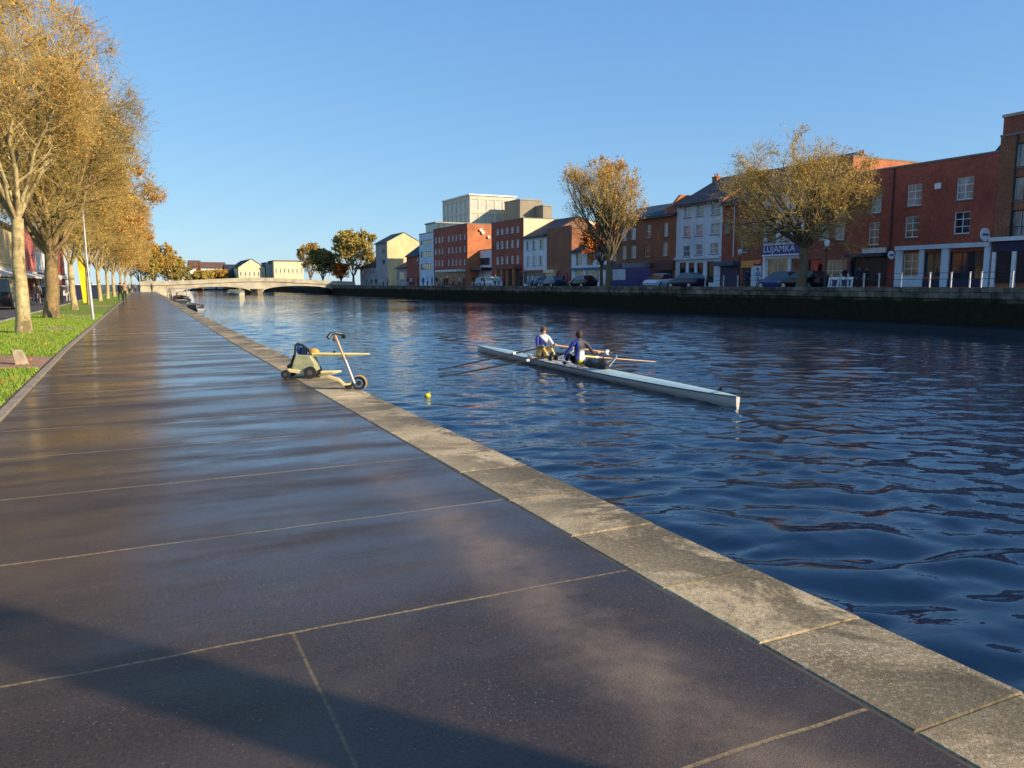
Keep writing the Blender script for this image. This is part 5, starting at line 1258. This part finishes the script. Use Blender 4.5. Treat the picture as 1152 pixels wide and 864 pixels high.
m.loft([[(q.x - w * a + o_, q.y - w * .7, z), (q.x + w * b_ + o_, q.y - w * .7, z), (q.x + w * b_ + o_, q.y + w * .7, z), (q.x - w * a + o_, q.y + w * .7, z)] for a, b_, o_, z in ((1.15, 1.25, 0, 0), (1.1, 1.1, -.02, .12), (.95, 1.0, -.05, .24), (.75, .85, -.07, .30), (.3, .5, -.07, .325))])
m.build('post', plain((.42, .33, .22), .9, .3, 6, bumpy=.6), t, bevel=.012)
q = gz(14, 345, -.05); t = empty('litter_bin', (q.x, q.y, -.05), 'dark blue litter bin with a pale sticker at the left edge', 'bin')
MB().loft([[(q.x + r_ * math.cos(a), q.y + r_ * math.sin(a), z) for a in [2 * math.pi * i / 12 for i in range(12)]] for r_, z in ((.38, -.05), (.5, .2), (.52, 1.1), (.56, 1.12), (.56, 1.25))]).build('drum', plain((.015, .02, .06), .5, .1), t)
d_ = Vector((-q.x, -q.y, 0)).normalized(); c_ = Vector((q.x, q.y, .75)) + d_ * .5
MB().ball(c_, (.16, .05, .18), 8, 6).build('sticker', M['paleblue'], t)
for i, (pa, pb) in enumerate(((86, 93), (99, 110))):
    a, c = gz(pa, 337, -.05), gz(pb, 336, -.05); a.x = min(a.x, -6); t = empty('hoarding_panel', (a.x, a.y, -.05), ['navy street hoarding left of the tall yellow post', 'navy street hoarding right of the tall yellow post'][i], 'hoarding')
    wd = (c - a).length
    MB().box(a.x, a.y, -.05, a.x + 1.9 + i, a.y + .08, 1.55).build('panel', M['navy'], t); MB().box(a.x - .05, a.y - .04, 1.552, a.x + 1.95 + i, a.y + .12, 1.62).build('rail', M['trim'], t)
# unseen post added behind the viewer to throw the shadow band on the paving
PX_, PY_ = 5.22, -3.07
t = empty('shadow_post', (PX_, PY_, WZ), 'unseen timber post added behind the viewpoint to cast the shadow across the near paving', 'shadow caster')
MB().tube([(PX_, PY_, -2.2), (PX_, PY_, .5), (PX_, PY_, 3.2), (PX_, PY_, 5.6)], [.21, .205, .2, .195], 20).build('shaft', M['bark_dark'], t, smooth=True)
MB().tube([(PX_, PY_, 5.603), (PX_, PY_, 5.66), (PX_, PY_, 5.8)], [.215, .215, .05], 20).build('cap', M['galv'], t)
MB().tube([(PX_, PY_, .1), (PX_, PY_, .22)], .215, 20).build('iron_band', M['metal'], t)

# ------------------------------------------------------------------ launching trolley and kick scooter on the coping
def launch_trolley():
    o = gz(336, 424, 0); root = empty('boat_trolley', (2.66, 13.7, 0), 'pale green box trolley with black wheels and a pointed plank at the water edge', 'trolley'); root.rotation_euler.z = R(-25.9)
    g = plain((.36, .36, .2), .65, .25, 7); cr = plain((.78, .66, .3), .6, .12, 4)
    # local x = along the picture, y = away, z up
    m = MB(); m.prism([(-.19, .14), (.22, .12), (.2, .25), (.13, .39), (-.12, .4), (-.17, .28)], lambda u, v, w: (u, w, v), -.16, .16); m.build('box', g, root, local=True, bevel=.012)
    m = MB(); m.prism([(-.27, .11), (.14, .06), (.17, .115), (-.25, .17)], lambda u, v, w: (u, w, v), -.18, .18); m.build('chassis', cr, root, local=True, bevel=.006)
    for x_, y_, r_ in ((.13, -.19, .105), (-.29, -.2, .075), (.13, .19, .105), (-.29, .2, .075)):
        wh = MB().tube([(x_, y_ - .03, r_), (x_, y_ + .03, r_)], r_, 18).build('wheel', M['rubber'], root, local=True)
        MB().tube([(x_, y_ - .034, r_), (x_, y_ + .034, r_)], r_ * .42, 10).build('hub', plain((.08, .08, .08), .5), wh, local=True)
    m = MB(); m.tube([(-.27, 0, .19), (-.25, 0, .22), (-.17, 0, .42), (-.16, 0, .55), (-.12, 0, .585), (-.03, 0, .555), (.06, 0, .48), (.1, 0, .41)], .02, 8)
    m.tube([(-.15, .1, .41), (-.15, .1, .54), (-.08, .1, .56), (.06, .1, .42)], .014, 6).tube([(-.28, -.08, .18), (-.2, -.08, .24)], .035, 8)
    m.build('handle_frame', M['black'], root, local=True)
    MB().ball((-.1, .04, .47), (.055, .05, .07)).build('bag', plain((.03, .12, .35), .6), root, local=True)
    MB().prism([(-.06, .4), (.02, .4), (.02, .52), (-.03, .535)], lambda u, v, w: (u, w, v), -.05, .08).build('dark_pouch', M['navy'], root, local=True)
    MB().ball((.16, 0, .45), (.09, .08, .055)).build('orange_cover', plain((.75, .36, .05), .6), root, local=True)
    def plank(x0, x1, z0, z1, w, th, nm, lab=None):
        m = MB(); k = 8; rings = []
        for i in range(k + 1):
            t_ = i / k; x = x0 + (x1 - x0) * t_; z = z0 + (z1 - z0) * t_; ww = w * (1 - max(0, (t_ - .55) / .45) ** 1.6 * .92); hh = th * (1 - .6 * max(0, (t_ - .6) / .4))
            rings.append([(x, -ww, z - hh * .3), (x, -ww * .6, z - hh), (x, ww * .6, z - hh), (x, ww, z - hh * .3), (x, ww * .9, z), (x, -ww * .9, z)])
        m.loft(rings).build(nm, cr, root, local=True)
    plank(.14, 1.12, .43, .42, .09, .06, 'upper_plank'); plank(.28, .62, .11, .12, .08, .06, 'lower_plank')
    MB().tube([(.5, 0, .43), (.52, 0, .46)], .02, 6).build('cleat', M['black'], root, local=True)
launch_trolley()
def kick_scooter():
    b = gz(411, 437, 0); root = empty('kick_scooter', (3.02, 11.75, 0), 'kick scooter standing tilted on the edge of the coping with a dark handlebar', 'scooter'); root.rotation_euler.z = R(-25.9)
    m = MB(); m.tube([(-.02, 0, .12), (-.12, 0, .4), (-.24, 0, .72), (-.28, 0, .83)], [.024, .02, .018, .016], 10).build('stem', plain((.5, .36, .2), .4, .2), root, local=True)
    MB().tube([(-.0, -.02, .1), (-.1, -.02, .38), (-.13, -.02, .46)], .014, 8).build('brake_rod', M['whitepaint'], root, local=True)
    m = MB(); m.tube([(-.37, -.1, .80), (-.34, -.06, .85), (-.28, 0, .87), (-.2, .06, .85), (-.17, .12, .80)], [.03, .028, .02, .028, .034], 10).build('handlebar', M['black'], root, local=True)
    MB().ball((-.285, 0, .775), (.035, .03, .04)).build('folding_joint', plain((.2, .08, .04), .5), root, local=True)
    # front wheel, fender, deck going back over the coping
    N_ = 20
    w = MB().tube([(.06 + .085 * math.cos(2 * math.pi * i / N_), 0, .1 + .085 * math.sin(2 * math.pi * i / N_)) for i in range(N_ + 1)], .02, 6, cap=False).build('wheel', M['rubber'], root, local=True)
    MB().tube([(.06, -.02, .1), (.06, .02, .1)], .04, 12).build('rim', M['rubber'], w, local=True)
    m = MB(); m.loft([[(.06 + r_ * math.cos(a), -.03, .1 + r_ * math.sin(a)) for r_ in (.11, .125)] + [(.06 + r_ * math.cos(a), .03, .1 + r_ * math.sin(a)) for r_ in (.125, .11)] for a in [R(x) for x in range(-35, 120, 15)]]).build('mudguard', plain((.5, .3, .1), .5), root, local=True)
    m = MB(); m.loft([[(x, -w_, z), (x, w_, z), (x, w_, z - .03), (x, -w_, z - .03)] for x, w_, z in ((-.06, .05, .11), (-.16, .07, .1), (-.24, .065, .17), (-.4, .06, .22), (-.52, .04, .21))]).build('deck', plain((.72, .55, .25), .5, .1), root, local=True)
    MB().tube([(-.1, -.025, .06), (-.1, .025, .06)], .055, 14).build('rear_wheel', M['rubber'], root, local=True)
kick_scooter()

# buoy
q = gz(481, 446, WZ); t = empty('buoy', (q.x, q.y, WZ), 'small bright yellow float bobbing on the water near the quay', 'buoy')
MB().ball((q.x, q.y, WZ + .02), (.065, .065, .045), 14, 8).build('float', plain((.85, .75, .01), .4, .05), t, smooth=True)
MB().tube([(q.x + .03, q.y, WZ + .06), (q.x + .045, q.y, WZ + .1), (q.x + .06, q.y, WZ + .06)], .01, 6).build('eyelet', plain((.6, .5, .01), .4, .05), t)

# ------------------------------------------------------------------ the racing shell and its crew
BX0, BY_0, BX1, BY_1 = 10.18, 11.25, 10.82, 25.0        # stern (near), bow (far)
sx_ = Vector((BX1 - BX0, BY_1 - BY_0, 0)); SL = sx_.length; fwd = sx_.normalized(); side_ = Vector((fwd.y, -fwd.x, 0))
def bt(y): return (y - BY_0) / (BY_1 - BY_0)
shell = empty('rowing_shell', (BX0, BY_0, WZ), 'long slender white double rowing shell with pale deck on the river', 'rowing boat'); shell.rotation_euler.z = math.atan2(fwd.x, fwd.y) * -1
def sw(t): return .31 * (math.sin(math.pi * min(1, max(0, t)) ** .92) ** .62 if 0 < t < 1 else 0) + .03 + .012 * (1 - t) ** 6
def sh(t): return .165 + .035 * (2 * t - 1) ** 4
hull, deck, gun, rec = [], [], [], []
for i in range(41):
    t = i / 40; w, h, y = sw(t), sh(t), t * SL; dz = -.1 * min(1, 8 * t + .25) * min(1, 5 * (1 - t) + .1)
    hull.append([(-w, y, h), (-w * .97, y, h * .55), (-w * .78, y, .02), (-w * .35, y, dz), (w * .35, y, dz), (w * .78, y, .02), (w * .97, y, h * .55), (w, y, h)])
MB().loft(hull, cap=True, closed=True).build('hull', plain((.56, .54, .46), .28, .1, 1.5), shell, local=True, smooth=True)
for (a, b_) in ((0, .40), (.665, 1.0)):
    rg_ = []
    for i in range(17):
        t = a + (b_ - a) * i / 16; w, h, y = sw(t) * .985, sh(t), t * SL; cr = .055 * min(1, w * 4)
        rg_.append([(-w, y, h + .004), (-w * .5, y, h + cr), (0, y, h + cr * 1.35), (w * .5, y, h + cr), (w, y, h + .004)])
    MB().loft(rg_, closed=False, cap=False).build('deck', plain((.55, .68, .6), .3, .1, 1.2), shell, local=True, smooth=True)
for s_ in (-1, 1):
    MB().tube([(s_ * (sw(i / 30) + .004), i / 30 * SL, sh(i / 30) + .004) for i in range(31)], .013, 5).build('gunwale', plain((.03, .03, .035), .4), shell, local=True)
m = MB(); m.loft([[(-sw(t) * .8, t * SL, .175), (-sw(t) * .7, t * SL, .08), (sw(t) * .7, t * SL, .08), (sw(t) * .8, t * SL, .175)] for t in (.4, .45, .5, .55, .6, .665)], closed=False).build('cockpit', M['stone'], shell, local=True)
m = MB(); m.loft([[(-sw(t) * .99, t * SL, .192), (-sw(t) * .7, t * SL, .192), (-sw(t) * .7, t * SL, .18), (-sw(t) * .99, t * SL, .18)] for t in (.4, .5, .6, .665)]).build('sax_board', plain((.7, .68, .6), .4), shell, local=True)
m = MB(); m.loft([[(sw(t) * .99, t * SL, .192), (sw(t) * .7, t * SL, .192), (sw(t) * .7, t * SL, .18), (sw(t) * .99, t * SL, .18)] for t in (.4, .5, .6, .665)]).build('sax_board', plain((.7, .68, .6), .4), shell, local=True)
MB().ball((0, SL + .02, .18), .04).build('bow_ball', plain((.75, .75, .7), .4), shell, local=True)
MB().add([(-.004, .5, .24), (.004, .5, .24), (.004, .62, .24), (-.004, .62, .24), (-.004, .46, .33), (.004, .46, .33), (.004, .52, .33), (-.004, .52, .33)], [(0, 1, 2, 3), (4, 7, 6, 5), (0, 4, 5, 1), (1, 5, 6, 2), (2, 6, 7, 3), (3, 7, 4, 0)]).build('number_clip', M['black'], shell, local=True)
def loc(y): return bt(y) * SL
S1, S2 = loc(19.95), loc(17.55)
for yy in (S1, S2):
    MB().box(-.14, yy - .13, .18, .14, yy + .13, .24).build('seat', M['black'], shell, local=True)
    for s_ in (-1, 1):
        m = MB(); L0 = (s_ * .78, yy - .55, .42)
        m.tube([(s_ * .27, yy - .95, .18), L0], .013, 6).tube([(s_ * .28, yy - .45, .18), L0], .013, 6).tube([(s_ * .28, yy - .1, .18), (s_ * .6, yy - .35, .36), L0], .011, 6).tube([(L0[0], L0[1], .38), (L0[0], L0[1], .5)], .018, 6)
        m.build('rigger', M['galv'], shell, local=True)
# foot stretchers with shoes
for yy in (S1 - .85,):
    for s_ in (-1, 1): MB().tube([(s_ * .09, yy + .1, .22), (s_ * .09, yy - .12, .42)], [.05, .045], 8).build('shoe', M['black'], shell, local=True)
def Lw(x, y, z):   # shell local -> world
    v = Vector((BX0, BY_0, WZ)) + side_ * x + fwd * y; return Vector((v.x, v.y, WZ + z))
def oar(label, handle, blade, shaft, grip, lock_t=.3, gl=.14, rr=.025):
    h, b_ = Vector(handle), Vector(blade); d = (b_ - h).normalized(); t = empty('oar', h, label, 'oar')
    MB().tube([h + d * .12, h + (b_ - h) * lock_t, h + (b_ - h) * .88], [rr * .8, rr, rr * .8], 10).build('shaft', shaft, t)
    MB().tube([h, h + d * gl], .026, 10).build('grip', grip, t)
    c = h + (b_ - h) * lock_t; MB().tube([c - d * .04, c + d * .04], .034, 12).build('collar', M['whitepaint'], t)
    u = d.cross(Vector((0, 0, 1))).normalized(); e0 = h + (b_ - h) * .86
    m = MB(); L_ = (b_ - e0).length; m.loft([[tuple(e0 + d * (L_ * q) + u * w_ + Vector((0, 0, .006 + .02 * q))), tuple(e0 + d * (L_ * q) - u * w_ + Vector((0, 0, .006))), tuple(e0 + d * (L_ * q) - u * w_ - Vector((0, 0, .006))), tuple(e0 + d * (L_ * q) + u * w_ + Vector((0, 0, .008 * q)))] for q, w_ in ((0, .02), (.3, .07), (.6, .1), (1, .1))])
    m.build('blade', M['black'], t)
BKm = plain((.01, .01, .012), .85); YLm = plain((.8, .6, .04), .4, .05); ORm = plain((.55, .3, .12), .45)
HB = {}
HB['1p'] = Lw(-.17, S1 - .62, .56); HB['1s'] = Lw(.17, S1 - .62, .60)
HB['2p'] = Lw(-.36, S2 + .26, .50); HB['2s'] = Lw(.50, S2 - .10, .52)
oar('upper dark oar reaching left from the rower facing us', HB['1p'], Vector((7.18, 19.25, -.64)), BKm, BKm)
oar('lower dark oar reaching left from the rower with his back to us', HB['2p'], Vector((6.72, 17.92, -.66)), BKm, BKm)
oar('yellow gripped oar running across behind the second rower', Lw(-.18, S2 + .30, .455), Vector((13.6, 17.9, -.6)), ORm, YLm, .27, .9, .017)
oar('orange and dark oar reaching right from the rower facing us', HB['1s'], Vector((13.9, 20.9, -.6)), ORm, ORm)

def hand_nodes(n, E, Rg, pre, wr, target, axis, reg=0):
    """palm + four curled fingers + thumb closing round a bar through target along axis"""
    wr, target, axis = Vector(wr), Vector(target), Vector(axis).normalized(); d = (target - wr).normalized(); dn = d.cross(axis).normalized()
    pl = wr + (target - wr) * .45 + dn * .012; n[pre + 'pa'] = (*pl, (.026, .034)); E.append((pre + 'wr', pre + 'pa')); Rg[(pre + 'wr', pre + 'pa')] = reg
    for j in range(4):
        o_ = axis * (.027 - .018 * j); l_ = (1, 1.1, 1.04, .85)[j]
        a = target + o_ + dn * .026 - d * .008; b_ = target + o_ * .97 + d * (.03 * l_) + dn * .004; c_ = target + o_ * .95 + d * .016 - dn * (.024 * l_)
        for q, v, r_ in (('a', a, .0095), ('b', b_, .009), ('c', c_, .008)): n[pre + 'f%d%s' % (j, q)] = (*v, r_)
        for x, y in ((pre + 'pa', pre + 'f%da' % j), (pre + 'f%da' % j, pre + 'f%db' % j), (pre + 'f%db' % j, pre + 'f%dc' % j)): E.append((x, y)); Rg[(x, y)] = reg
    a = pl + axis * .036 - dn * .012; b_ = target + axis * .03 - dn * .026
    n[pre + 'ta'] = (*a, .011); n[pre + 'tb'] = (*b_, .009); E += [(pre + 'pa', pre + 'ta'), (pre + 'ta', pre + 'tb')]; Rg[(pre + 'pa', pre + 'ta')] = reg; Rg[(pre + 'ta', pre + 'tb')] = reg

def rower(label, seat, facing, hands, head_turn, top, sleeve_bare, legs, legcol, haircol, knees, feet, handaxis, lean=.06):
    """seat, facing in world; the body is built in a local frame: x right, y forward"""
    f = Vector(facing).normalized(); r_ = Vector((f.y, -f.x, 0)); root = empty('person', seat, label, 'person')
    def w(x, y, z): return Vector(r_ * x + f * y) + Vector((0, 0, z))
    inv = lambda v: Vector(v) - Vector(seat)
    n = {'pel': (*w(0, 0, .10), (.14, .12)), 'wa': (*w(0, lean * .4, .26), (.125, .1)), 'ch': (*w(0, lean, .45), (.165, .115)), 'nb': (*w(0, lean * 1.4, .60), (.08, .075)), 'ne': (*w(0, lean * 1.6, .655), .053), 'he': (*w(0, lean * 1.6 + .02, .745), (.078, .09)), 'ht': (*w(0, lean * 1.6 + .015, .82), (.068, .078))}
    E = [('pel', 'wa'), ('wa', 'ch'), ('ch', 'nb'), ('nb', 'ne'), ('ne', 'he'), ('he', 'ht')]; Rg = dict(zip(E, (1, 1, 1, 0, 0, 0)))
    for s_, sg in (('l', -1), ('r', 1)):
        S = w(sg * .175, lean * 1.2, .545); T = inv(hands[s_]); dv = T - S; L_ = dv.length; Wp = T - dv.normalized() * .075
        mid = S + (Wp - S) * .5; bendv = Vector((0, 0, -1)) + w(sg * .6, 0, 0); bd = math.sqrt(max(.0, .28 ** 2 - (min(.56, (Wp - S).length) / 2) ** 2)); El = mid + bendv.normalized() * bd
        n.update({s_ + 'sh': (*S, .066), s_ + 'ua': (*(S + (El - S) * .5), .052), s_ + 'el': (*El, .044), s_ + 'fa': (*(El + (Wp - El) * .4), .042), s_ + 'wr': (*Wp, .028)})
        for a, b_, q in (('nb', s_ + 'sh', 1), (s_ + 'sh', s_ + 'ua', 1), (s_ + 'ua', s_ + 'el', 0 if sleeve_bare else 1), (s_ + 'el', s_ + 'fa', 0), (s_ + 'fa', s_ + 'wr', 0)): E.append((a, b_)); Rg[(a, b_)] = q
        hand_nodes(n, E, Rg, s_, Wp, T, handaxis[s_])
        K = w(sg * knees[0], knees[1], knees[2]); A = w(sg * feet[0], feet[1], feet[2]); H = w(sg * .09, .02, .07)
        n.update({s_ + 'hi': (*H, .092), s_ + 'th': (*(H + (K - H) * .5), .08), s_ + 'kn': (*K, .06), s_ + 'ca': (*(K + (A - K) * .35), .056), s_ + 'an': (*A, .04), s_ + 'to': (*(A + w(0, .13, .05)), .038)})
        for a, b_, q in (('pel', s_ + 'hi', 2), (s_ + 'hi', s_ + 'th', 2), (s_ + 'th', s_ + 'kn', legs), (s_ + 'kn', s_ + 'ca', legs), (s_ + 'ca', s_ + 'an', legs), (s_ + 'an', s_ + 'to', 3)): E.append((a, b_)); Rg[(a, b_)] = q
    me = skin_mesh(n, E, 'pel', Rg, sub=2); b = link(bpy.data.objects.new('body', me), root)
    for i, mt in enumerate([M['skin'], top, legcol, M['black']]): me.materials[i] = mt
    # face
    hc = w(0, lean * 1.6 + .015, .765); ft = f * math.cos(head_turn) + r_ * math.sin(head_turn); fr_ = Vector((ft.y, -ft.x, 0))
    me2 = MB()
    def at_(x, y, z): return hc + fr_ * x + ft * y + Vector((0, 0, z))
    MB().loft([[tuple(at_(a, b_, c)) for a, b_, c in rr] for rr in ([(-.006, .088, .012), (.006, .088, .012), (.0, .08, .016)], [(-.013, .108, -.024), (.013, .108, -.024), (0, .085, -.03)])]).build('nose', M['skin'], root, local=True, smooth=True)
    for sg in (-1, 1):
        MB().ball(at_(sg * .03, .082, .012), (.011, .011, .008), 8, 5).build('eye', plain((.05, .03, .02), .3), root, local=True)
        MB().ball(at_(sg * .083, .0, -.005), (.014, .016, .028), 8, 6).build('ear', M['skin'], root, local=True)
    MB().tube([at_(-.022, .088, -.048), at_(0, .094, -.05), at_(.022, .088, -.048)], .006, 6).build('mouth', plain((.4, .12, .1), .5), root, local=True)
    # hair cap following the head
    m = MB(); rings = []
    for i in range(8):
        th = math.pi * .62 * i / 7 + .01; ring = []
        for j in range(16):
            a = 2 * math.pi * j / 16; bk = max(0, -math.sin(a)); fq = th * (1 + .28 * bk) * (1 - .24 * max(0, math.sin(a)))
            jit = 1 + .05 * math.sin(a * 5 + i)
            ring.append(tuple(hc + fr_ * (.094 * math.sin(fq) * math.cos(a) * jit) + ft * (.108 * math.sin(fq) * math.sin(a) * jit - .008) + Vector((0, 0, .115 * math.cos(fq) - .003))))
        rings.append(ring)
    m.loft(rings).build('hair', plain(haircol, .75, .3, 30), root, local=True, smooth=True)
    return root
def kit(base, pale, fdir):
    n = NT('rowing_top'); x, y, z = n.sep()[:3]
    d = n.m_('ADD', n.m_('MULTIPLY', x, fdir[0]), n.m_('MULTIPLY', y, fdir[1]))
    f = n.ramp(n.m_('ADD', z, n.m_('MULTIPLY', d, 1.2)), pale[1], pale[2])
    return n.done(n.mix(f, base, pale[0]), .6, n.bump(n.noise(14, 3), .5, .03))
ax = (side_).normalized()
def oax(h, b_): return (Vector(b_) - Vector(h)).normalized()
top1 = kit((.02, .035, .22), ((.75, .72, .7), .56, .60), (.75, -.35)); 
n2 = NT('rowing_top'); x, y, z = n2.sep()[:3]
white = n2.m_('MULTIPLY', n2.ramp(x, -.06, -.02), n2.m_('MULTIPLY', n2.ramp(z, .40, .30), n2.ramp(x, .15, .11)))
c2 = n2.mix(white, n2.mix(n2.ramp(x, -.1, -.02, 1, 0), (.035, .028, .035), (.02, .04, .24)), (.7, .7, .68))
top2 = n2.done(c2, .6, n2.bump(n2.noise(14, 3), .5, .03))
s1 = Lw(0, S1, .24); s2 = Lw(0, S2, .24)
yl = plain((.6, .42, .12), .7, .2, 8)
rower('rower in a blue and white top with tan leggings, facing us, left of the pair', s1, -fwd, {'l': HB['1s'], 'r': HB['1p']}, .25, top1, False, 2, yl, (.12, .05, .02), (.13, .38, .30), (.09, .82, -.04), {'l': oax(HB['1s'], (13.9, 20.9, -.6)), 'r': oax(HB['1p'], (7.18, 19.25, -.64))}, lean=.12)
rower('rower with his back to us in a dark and white top, right of the pair', s2, fwd, {'l': HB['2p'], 'r': HB['2s']}, .1, top2, False, 2, M['black'], (.06, .025, .012), (.16, .32, .22), (.15, .55, -.04), {'l': oax(HB['2p'], (6.72, 17.92, -.66)), 'r': Vector((1, .1, 0))}, lean=.02)
# small coach box the second rower steadies with his right hand, and the kit lying aft of him
t = empty('stroke_meter', HB['2s'] + Vector((.02, 0, -.04)), 'small white and black gadget in the outstretched right hand of the second rower', 'gadget')
h2 = HB['2s']; MB().tube([h2 - ax * .06, h2 + ax * .2], .016, 10).build('handle', M['black'], t); MB().ball(h2 + ax * .27, (.09, .05, .075), 12, 8).build('dial', M['whitepaint'], t, smooth=True); MB().ball(h2 + ax * .3, (.07, .058, .055), 10, 6).build('dark_face', M['black'], t, smooth=True)
t = empty('kit_bag', Lw(0, S2 - .95, .2), 'black kit bag and bundled clothes lying on the shell behind the second rower', 'bag')
c = Lw(0, S2 - .8, .24)
m = MB(); rings = []
for i, (q, r1, hz) in enumerate(((-.62, .05, .05), (-.5, .12, .08), (-.38, .15, .14), (-.2, .1, .07), (0, .14, .09), (.2, .16, .12), (.38, .13, .1), (.5, .05, .05))):
    rings.append([tuple(c + fwd * q + side_ * (r1 * math.cos(2 * math.pi * j / 10) * (1 + .15 * math.sin(3 * j + i))) + Vector((0, 0, hz * .6 + hz * math.sin(2 * math.pi * j / 10)))) for j in range(10)])
m.loft(rings).build('bundle', M['black'], t, smooth=True)
MB().tube([c + fwd * -.45 + Vector((0, 0, .2)), c + fwd * -.4 + side_ * .02 + Vector((0, 0, .28)), c + fwd * -.32 + Vector((0, 0, .2))], .012, 6).build('strap', M['black'], t)
MB().ball(c + fwd * .45 - side_ * .16 + Vector((0, 0, .08)), (.08, .08, .07)).build('yellow_pouch', plain((.8, .62, .05), .5), t)
